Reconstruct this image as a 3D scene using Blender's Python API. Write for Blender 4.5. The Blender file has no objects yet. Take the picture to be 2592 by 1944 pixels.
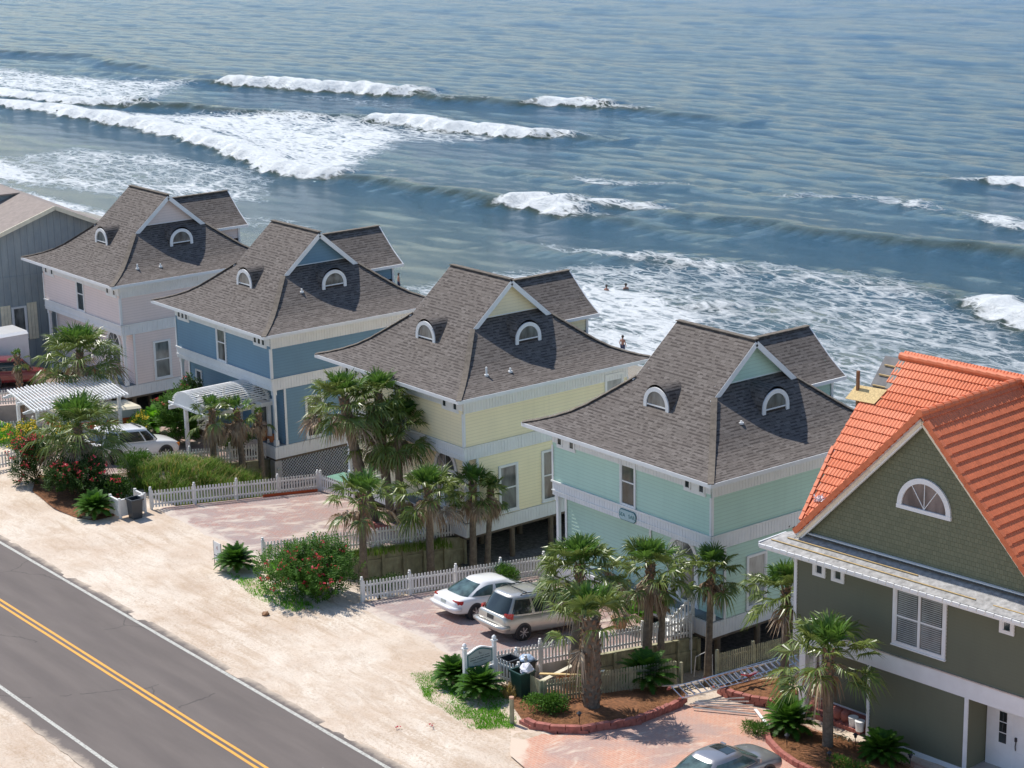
import bpy, math, random
import numpy as np
from mathutils import Vector, Matrix
R = math.radians
sc = bpy.context.scene
COL = sc.collection
rnd = random.Random(7)

# ------------------------------------------------------------------ helpers
def lk(o, parent=None):
    COL.objects.link(o)
    if parent: o.parent = parent
    return o
def tag(o, label=None, cat=None, group=None, kind=None):
    if label: o['label'] = label
    if cat: o['category'] = cat
    if group: o['group'] = group
    if kind: o['kind'] = kind
    return o
def empty(name, loc, rz=0.0, label=None, cat=None, group=None, rx=0.0):
    o = bpy.data.objects.new(name, None); o.location = loc; o.rotation_euler = (rx, 0, rz)
    o.empty_display_size = .2
    lk(o); return tag(o, label, cat, group)
def kids(o): return [c for c in bpy.data.objects if c.parent == o]
def copy_tree(o, parent=None):
    c = o.copy(); lk(c); c.parent = parent
    for ch in kids(o): copy_tree(ch, c)
    return c

class MB:
    def __init__(s): s.v = []; s.f = []; s.m = []; s.uv = []
    def add(s, vs, fs, mi=0, uvs=None):
        b = len(s.v); s.v += [tuple(p) for p in vs]
        for k, f in enumerate(fs):
            s.f.append([b+i for i in f]); s.m.append(mi)
            s.uv.append(uvs[k] if uvs else None)
    def quad(s, a, b, c, d, mi=0, uv=None): s.add([a, b, c, d], [(0, 1, 2, 3)], mi, [uv] if uv else None)
    def tri(s, a, b, c, mi=0, uv=None): s.add([a, b, c], [(0, 1, 2)], mi, [uv] if uv else None)
    def box(s, x0, x1, y0, y1, z0, z1, mi=0):
        s.add([(x0,y0,z0),(x1,y0,z0),(x1,y1,z0),(x0,y1,z0),(x0,y0,z1),(x1,y0,z1),(x1,y1,z1),(x0,y1,z1)],
              [(0,3,2,1),(4,5,6,7),(0,1,5,4),(1,2,6,5),(2,3,7,6),(3,0,4,7)], mi)
    def fbox(s, F, u0, u1, w0, w1, z0, z1, mi=0):
        # box in a wall frame F=(P,r,n): u along r, w along outward normal n
        P, r, n = F; P = Vector(P); r = Vector(r); n = Vector(n); k = Vector((0,0,1))
        p = [P+r*u+n*w+k*z for u, w, z in ((u0,w0,z0),(u1,w0,z0),(u1,w1,z0),(u0,w1,z0),(u0,w0,z1),(u1,w0,z1),(u1,w1,z1),(u0,w1,z1))]
        s.add(p, [(0,3,2,1),(4,5,6,7),(0,1,5,4),(1,2,6,5),(2,3,7,6),(3,0,4,7)], mi)
    def beam(s, a, b, w, h, mi=0, up=(0,0,1)):
        a = Vector(a); b = Vector(b); d = (b-a).normalized(); up = Vector(up)
        if abs(d.dot(up)) > .98: up = Vector((0, 1, 0))
        sd = d.cross(up).normalized(); u2 = sd.cross(d)
        p = [q+sd*i*w/2+u2*j*h/2 for q in (a, b) for i, j in ((-1,-1),(1,-1),(1,1),(-1,1))]
        s.add(p, [(0,1,2,3),(7,6,5,4),(0,4,5,1),(1,5,6,2),(2,6,7,3),(3,7,4,0)], mi)
    def tube(s, pts, rad, n=8, mi=0, cap=True):
        pts = [Vector(p) for p in pts]; rs = rad if isinstance(rad, (list, tuple)) else [rad]*len(pts)
        vs = []; 
        for i, p in enumerate(pts):
            d = (pts[min(i+1, len(pts)-1)]-pts[max(i-1, 0)]).normalized()
            a = d.cross(Vector((0,0,1)) if abs(d.z) < .9 else Vector((0,1,0))).normalized(); b = d.cross(a)
            for k in range(n):
                t = 2*math.pi*k/n; vs.append(p+(a*math.cos(t)+b*math.sin(t))*rs[i])
        fs = []
        for i in range(len(pts)-1):
            for k in range(n): fs.append((i*n+k, i*n+(k+1) % n, (i+1)*n+(k+1) % n, (i+1)*n+k))
        if cap: fs += [tuple(range(n))[::-1], tuple((len(pts)-1)*n+k for k in range(n))]
        s.add(vs, fs, mi)
    def lathe(s, c, prof, n=20, mi=0):
        cx, cy, cz = c; vs = []; fs = []
        for r, z in prof:
            for k in range(n):
                t = 2*math.pi*k/n; vs.append((cx+r*math.cos(t), cy+r*math.sin(t), cz+z))
        for i in range(len(prof)-1):
            for k in range(n): fs.append((i*n+k, i*n+(k+1) % n, (i+1)*n+(k+1) % n, (i+1)*n+k))
        s.add(vs, fs, mi)
    def prism(s, poly, off, mi=0):
        # poly: list of 3D points, off: extrusion vector
        n = len(poly); off = Vector(off); a = [Vector(p) for p in poly]
        vs = a+[p+off for p in a]
        s.add(vs, [tuple(range(n))[::-1], tuple(range(n, 2*n))]+[(i, (i+1) % n, n+(i+1) % n, n+i) for i in range(n)], mi)
    def build(s, name, mats, parent=None, smooth=False, loc=None):
        me = bpy.data.meshes.new(name); me.from_pydata([tuple(p) for p in s.v], [], s.f)
        if not isinstance(mats, (list, tuple)): mats = [mats]
        for m in mats: me.materials.append(m)
        me.polygons.foreach_set('material_index', s.m)
        if any(u is not None for u in s.uv):
            L = me.uv_layers.new(name='UVMap').data; i = 0
            for f, u in zip(s.f, s.uv):
                for k in range(len(f)):
                    if u is not None: L[i].uv = u[k]
                    i += 1
        if smooth: me.polygons.foreach_set('use_smooth', [True]*len(s.f))
        me.update()
        o = bpy.data.objects.new(name, me)
        if loc: o.location = loc
        return lk(o, parent)

# ------------------------------------------------------------------ materials
def newmat(name):
    m = bpy.data.materials.new(name); m.use_nodes = True; nt = m.node_tree
    return m, nt, nt.nodes['Principled BSDF'], nt.nodes['Material Output']
def N(nt, t, **k):
    n = nt.nodes.new(t)
    for a, b in k.items():
        if a in n.inputs.keys() if hasattr(n.inputs, 'keys') else False: n.inputs[a].default_value = b
        else: setattr(n, a, b)
    return n
def C4(c): return (c[0], c[1], c[2], 1)
def mathn(nt, op, a, b=None, c=None, clamp=False):
    n = nt.nodes.new('ShaderNodeMath'); n.operation = op; n.use_clamp = clamp
    for i, x in enumerate((a, b, c)):
        if x is None: continue
        if isinstance(x, (int, float)): n.inputs[i].default_value = x
        else: nt.links.new(x, n.inputs[i])
    return n.outputs[0]
def mixc(nt, f, a, b):
    n = nt.nodes.new('ShaderNodeMix'); n.data_type = 'RGBA'
    for sck, x in ((n.inputs[0], f), (n.inputs[6], a), (n.inputs[7], b)):
        if isinstance(x, (int, float)): sck.default_value = x
        elif isinstance(x, (tuple, list)): sck.default_value = C4(x)
        else: nt.links.new(x, sck)
    return n.outputs[2]
def noise(nt, vec, scale, detail=3, rough=.55, dist=0.0):
    n = nt.nodes.new('ShaderNodeTexNoise'); n.inputs['Scale'].default_value = scale; n.inputs['Detail'].default_value = detail
    n.inputs['Roughness'].default_value = rough; n.inputs['Distortion'].default_value = dist
    if vec is not None: nt.links.new(vec, n.inputs['Vector'])
    return n.outputs['Fac']
def ramp(nt, f, lo, hi):
    n = nt.nodes.new('ShaderNodeMapRange'); n.inputs[1].default_value = lo; n.inputs[2].default_value = hi; n.clamp = True
    nt.links.new(f, n.inputs[0]); return n.outputs[0]
def coord(nt, kind='Object', scale=None):
    t = nt.nodes.new('ShaderNodeTexCoord').outputs[kind]
    if scale:
        m = nt.nodes.new('ShaderNodeMapping'); m.inputs['Scale'].default_value = scale; nt.links.new(t, m.inputs[0]); t = m.outputs[0]
    return t
def bump(nt, bs, h, strength=.5, dist=.02, prev=None):
    b = nt.nodes.new('ShaderNodeBump'); b.inputs['Strength'].default_value = strength; b.inputs['Distance'].default_value = dist
    nt.links.new(h, b.inputs['Height'])
    if prev: nt.links.new(prev, b.inputs['Normal'])
    nt.links.new(b.outputs[0], bs.inputs['Normal']); return b.outputs[0]
def plain(name, col, rough=.6, var=.12, vscale=3.0, metal=0.0, bmp=0.0, bscale=40, spec=.5, coat=0.0, grime=0.0):
    m, nt, bs, out = newmat(name); bs.inputs['Roughness'].default_value = rough; bs.inputs['Metallic'].default_value = metal
    bs.inputs['Specular IOR Level'].default_value = spec
    if coat: bs.inputs['Coat Weight'].default_value = coat; bs.inputs['Coat Roughness'].default_value = .05
    co = coord(nt)
    f = noise(nt, co, vscale, 5)
    c = mixc(nt, ramp(nt, f, .3, .7), tuple(x*(1-var) for x in col), tuple(min(1, x*(1+var)) for x in col))
    if grime:
        g = noise(nt, co, .9, 6, .7); c = mixc(nt, mathn(nt, 'MULTIPLY', ramp(nt, g, .45, .75), grime), c, (.16, .13, .10))
    nt.links.new(c, bs.inputs['Base Color'])
    if bmp: bump(nt, bs, noise(nt, co, bscale, 4), bmp, .02)
    return m

def shingle_mat(tint=1.0):
    m, nt, bs, out = newmat('asphalt_shingles'); uv = coord(nt, 'UV')
    br = nt.nodes.new('ShaderNodeTexBrick'); nt.links.new(uv, br.inputs['Vector'])
    br.inputs['Scale'].default_value = 1; br.inputs['Brick Width'].default_value = .30; br.inputs['Row Height'].default_value = .165
    br.inputs['Mortar Size'].default_value = .006; br.inputs['Bias'].default_value = -.1; br.offset = .37; br.offset_frequency = 2
    br.inputs['Color1'].default_value = (.120, .104, .094, 1); br.inputs['Color2'].default_value = (.170, .150, .137, 1); br.inputs['Mortar'].default_value = (.05, .04, .036, 1)
    # second layer: dark laminated tabs
    br2 = nt.nodes.new('ShaderNodeTexBrick'); mp = nt.nodes.new('ShaderNodeMapping'); mp.inputs['Location'].default_value = (.13, 0, 0)
    nt.links.new(uv, mp.inputs[0]); nt.links.new(mp.outputs[0], br2.inputs['Vector'])
    br2.inputs['Scale'].default_value = 1; br2.inputs['Brick Width'].default_value = .19; br2.inputs['Row Height'].default_value = .165
    br2.inputs['Mortar Size'].default_value = 0.0; br2.offset = .61; br2.offset_frequency = 2
    br2.inputs['Color1'].default_value = (0, 0, 0, 1); br2.inputs['Color2'].default_value = (1, 1, 1, 1)
    sep = nt.nodes.new('ShaderNodeSeparateXYZ'); nt.links.new(uv, sep.inputs[0])
    fr = mathn(nt, 'FRACT', mathn(nt, 'DIVIDE', sep.outputs[1], .165))
    tab = mathn(nt, 'GREATER_THAN', br2.outputs['Color'], .5)
    band = mathn(nt, 'LESS_THAN', fr, .38)
    dark = mathn(nt, 'MULTIPLY', tab, band)
    c = mixc(nt, mathn(nt, 'MULTIPLY', dark, .72), br.outputs['Color'], (.034, .027, .025))
    ns = noise(nt, coord(nt, 'Object'), .7, 6, .6)
    c = mixc(nt, mathn(nt, 'MULTIPLY', ramp(nt, ns, .42, .75), .35), c, (.12, .10, .09))
    g = noise(nt, uv, 60, 2); c = mixc(nt, mathn(nt, 'MULTIPLY', ramp(nt, g, .5, .75), .3), c, (.28, .25, .23))
    nt.links.new(c, bs.inputs['Base Color']); bs.inputs['Roughness'].default_value = .92; bs.inputs['Specular IOR Level'].default_value = .2
    h = mathn(nt, 'ADD', mathn(nt, 'SUBTRACT', 1.0, fr), mathn(nt, 'MULTIPLY', tab, mathn(nt, 'LESS_THAN', fr, .45)))
    bump(nt, bs, h, 1.0, .02)
    return m
def paver_mat(name, c1, c2, mort, sandc, sand_amt, bw=.22, rh=.11, diag=False, edge0=46.1, edge_x=False):
    m, nt, bs, out = newmat(name); co = coord(nt)
    mp = nt.nodes.new('ShaderNodeMapping'); nt.links.new(co, mp.inputs[0])
    if diag: mp.inputs['Rotation'].default_value = (0, 0, R(20))
    br = nt.nodes.new('ShaderNodeTexBrick'); nt.links.new(mp.outputs[0], br.inputs['Vector'])
    br.inputs['Scale'].default_value = 1; br.inputs['Brick Width'].default_value = bw; br.inputs['Row Height'].default_value = rh
    br.inputs['Mortar Size'].default_value = .008; br.inputs['Color1'].default_value = C4(c1); br.inputs['Color2'].default_value = C4(c2); br.inputs['Mortar'].default_value = C4(mort)
    big = noise(nt, co, .55, 4); c = mixc(nt, ramp(nt, big, .42, .6), br.outputs['Color'], mixc(nt, .55, br.outputs['Color'], (.30, .25, .245)))
    st = coord(nt, 'Object', (.9, .35, 1)); sn = noise(nt, st, 1.2, 9, .72, .4)
    f = ramp(nt, sn, .66-sand_amt, .72-sand_amt*.6)
    fine = ramp(nt, noise(nt, co, 22, 4, .7), .5, .62)
    sx = nt.nodes.new('ShaderNodeSeparateXYZ'); nt.links.new(co, sx.inputs[0]); wob = mathn(nt, 'MULTIPLY', noise(nt, co, .9, 6, .7), 3.2)
    ef = ramp(nt, mathn(nt, 'ADD', sx.outputs[1] if not edge_x else mathn(nt, 'ADD', sx.outputs[0], mathn(nt, 'MULTIPLY', sx.outputs[1], .9)), wob), edge0+.55, edge0)
    f = mathn(nt, 'MAXIMUM', f, ef)
    f2 = mathn(nt, 'MAXIMUM', mathn(nt, 'MULTIPLY', f, .85), mathn(nt, 'MULTIPLY', fine, .3*min(1, sand_amt*6)))
    c = mixc(nt, f2, c, sandc)
    nt.links.new(c, bs.inputs['Base Color']); bs.inputs['Roughness'].default_value = .85
    bump(nt, bs, br.outputs['Fac'], .4, -.01)
    return m
def glass_mat(name, col=(.035, .045, .05), rough=.06, var=.5, vs=1.3):
    m, nt, bs, out = newmat(name); co = coord(nt, 'Object', (1, 1, .35))
    c = mixc(nt, ramp(nt, noise(nt, co, vs, 3), .35, .65), tuple(x*(1-var) for x in col), tuple(x*(1+var) for x in col))
    nt.links.new(c, bs.inputs['Base Color']); bs.inputs['Roughness'].default_value = rough; bs.inputs['Specular IOR Level'].default_value = .8
    bump(nt, bs, noise(nt, co, 1.6, 2), .12, .05)
    return m
def leaf_mat(name, c1, c2, trans=.35, rough=.38, tint=None, spec=.45):
    m, nt, bs, out = newmat(name); geo = nt.nodes.new('ShaderNodeNewGeometry'); 
    f = geo.outputs['Random Per Island']
    c = mixc(nt, f, c1, c2)
    n2 = noise(nt, coord(nt), 1.1, 3); c = mixc(nt, mathn(nt, 'MULTIPLY', ramp(nt, n2, .4, .7), .5), c, tuple(x*.55 for x in c1))
    nt.links.new(c, bs.inputs['Base Color']); bs.inputs['Roughness'].default_value = rough; bs.inputs['Specular IOR Level'].default_value = spec
    tr = nt.nodes.new('ShaderNodeBsdfTranslucent'); tc = tint or (min(1, c2[0]*1.9), min(1, c2[1]*2.0), c2[2]*.9); tr.inputs[0].default_value = C4(tc)
    mx = nt.nodes.new('ShaderNodeMixShader'); mx.inputs[0].default_value = trans
    nt.links.new(bs.outputs[0], mx.inputs[1]); nt.links.new(tr.outputs[0], mx.inputs[2]); nt.links.new(mx.outputs[0], out.inputs['Surface'])
    return m

def siding(name, col, rough=.6, var=.05, vscale=1, grime=0.0, per=.16):
    m, nt, bs, out = newmat(name); co = coord(nt); bs.inputs['Roughness'].default_value = rough; bs.inputs['Specular IOR Level'].default_value = .35
    sep = nt.nodes.new('ShaderNodeSeparateXYZ'); nt.links.new(co, sep.inputs[0])
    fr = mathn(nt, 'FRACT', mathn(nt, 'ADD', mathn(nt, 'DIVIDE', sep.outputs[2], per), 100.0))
    # contact shadow painted as a darker line along each lap joint, faint vertical rain streaks, patchy fading
    lap_shade = mathn(nt, 'MULTIPLY', mathn(nt, 'LESS_THAN', fr, .17), .25)
    st = noise(nt, coord(nt, 'Object', (1.8, 1.8, .12)), 2.2, 5, .7); fade = noise(nt, co, .5, 4)
    c = mixc(nt, ramp(nt, fade, .3, .7), tuple(x*(1-var) for x in col), tuple(min(1, x*(1+var)) for x in col))
    c = mixc(nt, mathn(nt, 'MULTIPLY', ramp(nt, st, .5, .8), .22), c, tuple(x*.72 for x in col))
    c = mixc(nt, lap_shade, c, tuple(x*.55 for x in col))
    nt.links.new(c, bs.inputs['Base Color']); bump(nt, bs, noise(nt, co, 30, 3), .1, .01); return m
M = {}
M['white'] = plain('white_paint', (.78, .78, .77), .5, .04, 2, grime=.10)
M['white_trim'] = plain('white_trim', (.76, .765, .77), .5, .04, 2, grime=.07)
M['soffit'] = plain('soffit_white', (.66, .67, .68), .6, .04)
M['picket'] = plain('picket_white', (.74, .73, .70), .55, .08, 4, grime=.28)
M['shingle'] = shingle_mat()
M['cap'] = plain('ridge_cap_shingles', (.165, .14, .115), .9, .25, 6, bmp=.5, spec=.2)
M['glass'] = glass_mat('window_glass')
M['glass_light'] = glass_mat('window_glass_curtained', (.34, .36, .36), .12, .25, 2.5)
M['glass_mid'] = glass_mat('window_glass_reflecting', (.14, .15, .145), .08, .6, 1.8)
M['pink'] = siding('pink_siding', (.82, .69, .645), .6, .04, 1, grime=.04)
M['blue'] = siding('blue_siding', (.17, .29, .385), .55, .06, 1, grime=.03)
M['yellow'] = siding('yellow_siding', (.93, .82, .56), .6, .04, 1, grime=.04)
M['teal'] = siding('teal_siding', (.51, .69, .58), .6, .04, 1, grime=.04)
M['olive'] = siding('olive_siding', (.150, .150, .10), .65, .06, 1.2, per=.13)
M['orange_tile'] = plain('clay_roof_tile', (.66, .175, .075), .6, .14, 5, bmp=.2, spec=.4)
M['felt'] = plain('roofing_felt', (.17, .165, .165), .9, .2, 3, bmp=.4)
M['batten'] = plain('pine_batten', (.50, .36, .17), .8, .2, 9)
M['osb'] = plain('osb_board', (.60, .44, .21), .85, .25, 14, bmp=.3)
M['metal'] = plain('galvanised_metal', (.55, .57, .60), .35, .15, 4, metal=.8)
M['aluminium'] = plain('aluminium', (.62, .65, .70), .3, .15, 8, metal=.9)
M['darkmetal'] = plain('dark_metal', (.03, .03, .035), .4, .2)
M['wood_grey'] = plain('weathered_wood', (.33, .315, .20), .85, .3, 2.2, bmp=.6, bscale=14, grime=.45)
M['wood_dark'] = plain('piling_wood', (.14, .11, .08), .9, .3, 3, bmp=.5)
M['wood_brown'] = plain('brown_wood', (.26, .13, .06), .75, .2, 4)
M['grey_plywood'] = plain('grey_plywood', (.20, .245, .27), .8, .16, 1.3, grime=.35)
M['tan_trim'] = plain('tan_trim', (.80, .73, .56), .7, .1)
M['pink_roof'] = plain('pink_brown_shingles', (.265, .22, .195), .9, .14, 3, bmp=.6, bscale=25)
M['brickblock'] = plain('red_block', (.34, .115, .09), .85, .28, 5, bmp=.5, grime=.15)
M['terracotta'] = plain('terracotta', (.55, .20, .09), .8, .12)
M['tanpot'] = plain('tan_clay', (.50, .30, .17), .8, .12)
M['mulch'] = plain('pine_straw', (.20, .085, .035), .95, .5, 7, bmp=1.0, bscale=30)
M['tyre'] = plain('tyre_rubber', (.02, .02, .022), .8, .2)
M['rim'] = plain('alloy_rim', (.55, .56, .58), .3, .1, metal=.8)
M['redlens'] = plain('red_lens', (.45, .02, .02), .15, .15, coat=.6)
M['amber'] = plain('amber_lens', (.75, .25, .03), .15, .1, coat=.6)
M['plastic_dark'] = plain('black_plastic', (.03, .033, .035), .5, .2)
M['bin_green'] = plain('green_bin_plastic', (.012, .045, .035), .45, .2)
M['bin_black'] = plain('dark_grey_bin_plastic', (.045, .05, .055), .45, .2)
M['bag'] = plain('white_plastic_bag', (.75, .72, .76), .35, .1, bmp=.6, bscale=9)
M['carglass'] = glass_mat('car_glass', (.02, .028, .028), .04, .4)
M['carglass_green'] = glass_mat('car_glass_tinted', (.06, .10, .095), .04, .5, 2.5)
M['white_car'] = plain('white_car_paint', (.80, .79, .78), .28, .02, coat=1.0)
M['silver_car'] = plain('champagne_car_paint', (.50, .48, .44), .3, .05, metal=.55, coat=1.0)
M['grey_car'] = plain('grey_car_paint', (.32, .31, .32), .3, .05, metal=.6, coat=1.0)
M['red_car'] = plain('red_car_paint', (.20, .016, .014), .3, .08, coat=1.0)
M['ground_dark'] = plain('dark_ground', (.15, .14, .135), .95, .5, 6, bmp=.8)
M['concrete'] = plain('concrete', (.45, .42, .38), .85, .15, 2, bmp=.2)
M['skin'] = plain('skin', (.42, .20, .13), .6, .08)
M['hair'] = plain('hair', (.03, .02, .015), .6, .1)
M['shorts'] = plain('navy_shorts', (.03, .04, .09), .8, .1)
M['palm_trunk'] = plain('palm_trunk_bark', (.17, .135, .10), .95, .35, 7, bmp=1.0, bscale=22)
M['palm_boot'] = plain('palm_boots', (.24, .15, .095), .9, .4, 5, bmp=.8, bscale=16)
M['leaf_young'] = leaf_mat('palm_leaf_young', (.055, .13, .02), (.12, .23, .035), .25, .45, (.17, .32, .05))
M['leaf_old'] = leaf_mat('palm_leaf_mature', (.07, .125, .022), (.245, .295, .07), .2, .36, (.22, .28, .07))
M['leaf_dead'] = leaf_mat('palm_leaf_dead', (.25, .16, .10), (.56, .44, .31), .15, .7, (.35, .22, .12))
M['sago'] = leaf_mat('sago_leaf', (.025, .085, .008), (.075, .18, .015), .22, .55, (.12, .28, .03), .2)
M['bright_leaf'] = leaf_mat('bright_green_leaf', (.07, .22, .01), (.14, .34, .03), .3, .6, None, .2)
M['shrub'] = leaf_mat('shrub_leaf', (.03, .09, .008), (.10, .21, .025), .22, .6, (.14, .30, .04), .2)
M['shrub_dark'] = leaf_mat('dark_shrub_leaf', (.018, .05, .008), (.055, .11, .018), .2, .6, (.08, .17, .02), .2)
M['grass'] = leaf_mat('dune_grass', (.08, .16, .02), (.20, .30, .05), .3, .7, (.22, .36, .06), .15)
M['grass_dry'] = leaf_mat('dry_grass', (.26, .17, .07), (.42, .31, .14), .25, .7)
M['flower_red'] = leaf_mat('red_petals', (.55, .03, .05), (.75, .09, .13), .35, .5, (.8, .1, .12))
M['flower_yellow'] = leaf_mat('yellow_petals', (.70, .48, .02), (.80, .62, .05), .35, .5, (.9, .7, .1))
M['straw'] = leaf_mat('pine_straw_strands', (.20, .085, .03), (.36, .17, .06), .15, .8, (.3, .13, .05))
M['stem'] = plain('plant_stem', (.10, .10, .04), .8, .2)
M['paver_old'] = paver_mat('worn_driveway_pavers', (.36, .175, .145), (.30, .205, .19), (.40, .35, .30), (.58, .50, .42), .165)
M['paver_pink'] = paver_mat('salmon_pavers', (.56, .275, .185), (.50, .24, .165), (.55, .42, .32), (.64, .53, .42), .13, .24, .12, False, -14.2, True)
M['orange_stripe'] = plain('orange_stripe', (.50, .08, .02), .4, .06)
M['cream_paint'] = plain('cream_paint', (.66, .60, .46), .5, .06)
M['sign_grey'] = plain('sign_grey', (.42, .45, .42), .5, .05)
M['ink'] = plain('sign_ink', (.06, .07, .08), .6, .05)
M['teal_ink'] = plain('sign_teal', (.03, .16, .17), .6, .05)

# ------------------------------------------------------------------ ground shape
SX = [-400, -300]
def lerp(x, T):
    if x <= T[0][0]: return T[0][1]
    for (a, p), (b, q) in zip(T, T[1:]):
        if x <= b: return p+(q-p)*(x-a)/(b-a)
    return T[-1][1]
def S(y): return 1.0-.12*max(0.0, y-44.2)
STRIP = [(44.2, 1.0), (45.8, .6), (48, -.6), (50, -1.3), (52.4, -1.65), (55, -1.75), (60, -1.85), (75, -2.05), (86, -2.35), (90, -2.6), (96, -3.1), (140, -6), (400, -9)]
FL = [(40, -57.5), (44.2, -56.6), (45.6, -54.9), (49, -54.2), (52, -54.0), (57.5, -55.1), (70, -56)]
def T(x, y):
    s = lerp(y, STRIP)
    if x > -60:
        e = lerp(y, FL); g = S(min(y, 60)) if y < 60 else S(60)+(lerp(y, STRIP)-S(60))*min(1, (y-60)/8)
        f = min(1, max(0, (x-e)/.5+.5)); s = s*(1-f)+g*f
    return s
AX = [-106.86, -90.09, -73.17, -56.51]; AY = 53.85

# ------------------------------------------------------------------ ground, road
def sand_mat():
    m, nt, bs, out = newmat('beach_sand'); co = coord(nt)
    a = noise(nt, co, .35, 6, .65); b = noise(nt, coord(nt, 'Object', (.35, 1, 1)), 1.5, 8, .75, .6); d = noise(nt, co, 9, 5, .7)
    c = mixc(nt, ramp(nt, a, .35, .65), (.55, .43, .33), (.70, .61, .51))
    c = mixc(nt, mathn(nt, 'MULTIPLY', ramp(nt, b, .48, .66), .7), c, (.46, .34, .24))
    c = mixc(nt, mathn(nt, 'MULTIPLY', ramp(nt, d, .52, .68), .5), c, (.40, .30, .21))
    sp = noise(nt, co, 3.2, 4, .8, 1.5); c = mixc(nt, mathn(nt, 'MULTIPLY', ramp(nt, sp, .68, .74), .5), c, (.24, .18, .12))
    tr = noise(nt, coord(nt, 'Object', (.10, 2.2, 1)), 1.0, 5, .6, .3); zn = ramp(nt, noise(nt, co, .12, 3), .40, .55)
    c = mixc(nt, mathn(nt, 'MULTIPLY', mathn(nt, 'MULTIPLY', ramp(nt, mathn(nt, 'ADD', tr, mathn(nt, 'MULTIPLY', mathn(nt, 'SUBTRACT', d, .5), .8)), .5, .60), zn), .5), c, (.43, .31, .21))
    # wet sand close to the water
    sep = nt.nodes.new('ShaderNodeSeparateXYZ'); nt.links.new(co, sep.inputs[0])
    wet = ramp(nt, mathn(nt, 'ADD', sep.outputs[1], mathn(nt, 'MULTIPLY', a, 6)), 84, 89)
    c = mixc(nt, wet, c, (.26, .21, .15))
    nt.links.new(c, bs.inputs['Base Color'])
    r = nt.nodes.new('ShaderNodeMapRange'); nt.links.new(wet, r.inputs[0]); r.inputs[3].default_value = .95; r.inputs[4].default_value = .3
    nt.links.new(r.outputs[0], bs.inputs['Roughness']); bs.inputs['Specular IOR Level'].default_value = .25
    h = mathn(nt, 'ADD', noise(nt, co, 3, 6, .7), mathn(nt, 'MULTIPLY', b, 2.0)); bump(nt, bs, h, .7, .06)
    return m
def grid(name, xs, ys, zf, mat):
    nx, ny = len(xs), len(ys); vs = [(x, y, zf(x, y)) for y in ys for x in xs]
    fs = [(j*nx+i, j*nx+i+1, (j+1)*nx+i+1, (j+1)*nx+i) for j in range(ny-1) for i in range(nx-1)]
    me = bpy.data.meshes.new(name); me.from_pydata(vs, [], fs); me.materials.append(mat)
    me.polygons.foreach_set('use_smooth', [True]*len(fs)); me.update()
    return lk(bpy.data.objects.new(name, me))
def arange(a, b, s):
    r = []; x = a
    while x < b-1e-6: r.append(x); x += s
    return r+[b]
def gz(x, y):
    z = T(x, y)
    w = .035*math.sin(x*1.3+y*.7)*math.sin(y*1.1-x*.4)+.02*math.sin(x*3.1+1)*math.sin(y*2.7)
    if 29.0 < y < 36.4: return z-.03
    if 28.2 < y < 37.2: return z-.004
    if x > -53.0 and 40.3 < y < 52: return z-.07
    for a_ in AX:
        if a_-11.6 < x < a_-2.1 and 44.5 < y < 54.2: return min(z, S(y)-.12)
    return z+w
xs = arange(-900, -150, 50)[:-1]+arange(-150, -38, .5)[:-1]+arange(-38, 300, 40)
ys = arange(-260, 10, 30)[:-1]+arange(10, 40, 1.2)[:-1]+arange(40, 62, .4)[:-1]+arange(62, 100, 1.5)[:-1]+arange(100, 900, 50)
ground = grid('ground', xs, ys, gz, sand_mat()); tag(ground, 'pale sand ground running from the road shoulder down to the beach', kind='structure')

def asphalt_mat():
    m, nt, bs, out = newmat('asphalt'); co = coord(nt)
    a = noise(nt, coord(nt, 'Object', (.25, 1.6, 1)), .8, 4); b = noise(nt, co, 45, 3, .8); 
    c = mixc(nt, ramp(nt, a, .3, .7), (.122, .102, .092), (.158, .132, .118))
    c = mixc(nt, mathn(nt, 'MULTIPLY', ramp(nt, b, .55, .8), .45), c, (.24, .22, .21))
    # tyre polish bands along the lanes
    sep = nt.nodes.new('ShaderNodeSeparateXYZ'); nt.links.new(co, sep.inputs[0])
    w = mathn(nt, 'SINE', mathn(nt, 'MULTIPLY', sep.outputs[1], 3.5)); c = mixc(nt, mathn(nt, 'MULTIPLY', ramp(nt, w, 0, 1), .22), c, (.115, .096, .09))
    v = nt.nodes.new('ShaderNodeTexVoronoi'); v.feature = 'DISTANCE_TO_EDGE'; v.inputs['Scale'].default_value = .13
    wp = nt.nodes.new('ShaderNodeVectorMath'); wp.operation = 'ADD'; nn = nt.nodes.new('ShaderNodeTexNoise'); nn.inputs['Scale'].default_value = .8; nn.inputs['Detail'].default_value = 6
    nt.links.new(co, nn.inputs['Vector']); nt.links.new(co, wp.inputs[0]); nt.links.new(nn.outputs['Color'], wp.inputs[1]); nt.links.new(wp.outputs[0], v.inputs['Vector'])
    cr = mathn(nt, 'LESS_THAN', v.outputs['Distance'], .0035); keep = mathn(nt, 'GREATER_THAN', noise(nt, co, .35, 2), .5)
    c = mixc(nt, mathn(nt, 'MULTIPLY', mathn(nt, 'MULTIPLY', cr, keep), .5), c, (.05, .045, .042))
    # drifted sand at the edges
    ed = mathn(nt, 'ABSOLUTE', mathn(nt, 'SUBTRACT', sep.outputs[1], 32.75)); e2 = ramp(nt, mathn(nt, 'ADD', ed, mathn(nt, 'MULTIPLY', noise(nt, co, 1.2, 6, .7), .9)), 4.35, 4.75)
    c = mixc(nt, mathn(nt, 'MULTIPLY', e2, .85), c, (.56, .46, .36))
    nt.links.new(c, bs.inputs['Base Color']); bs.inputs['Roughness'].default_value = .85; bs.inputs['Specular IOR Level'].default_value = .3
    bump(nt, bs, b, .5, .01); return m
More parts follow.
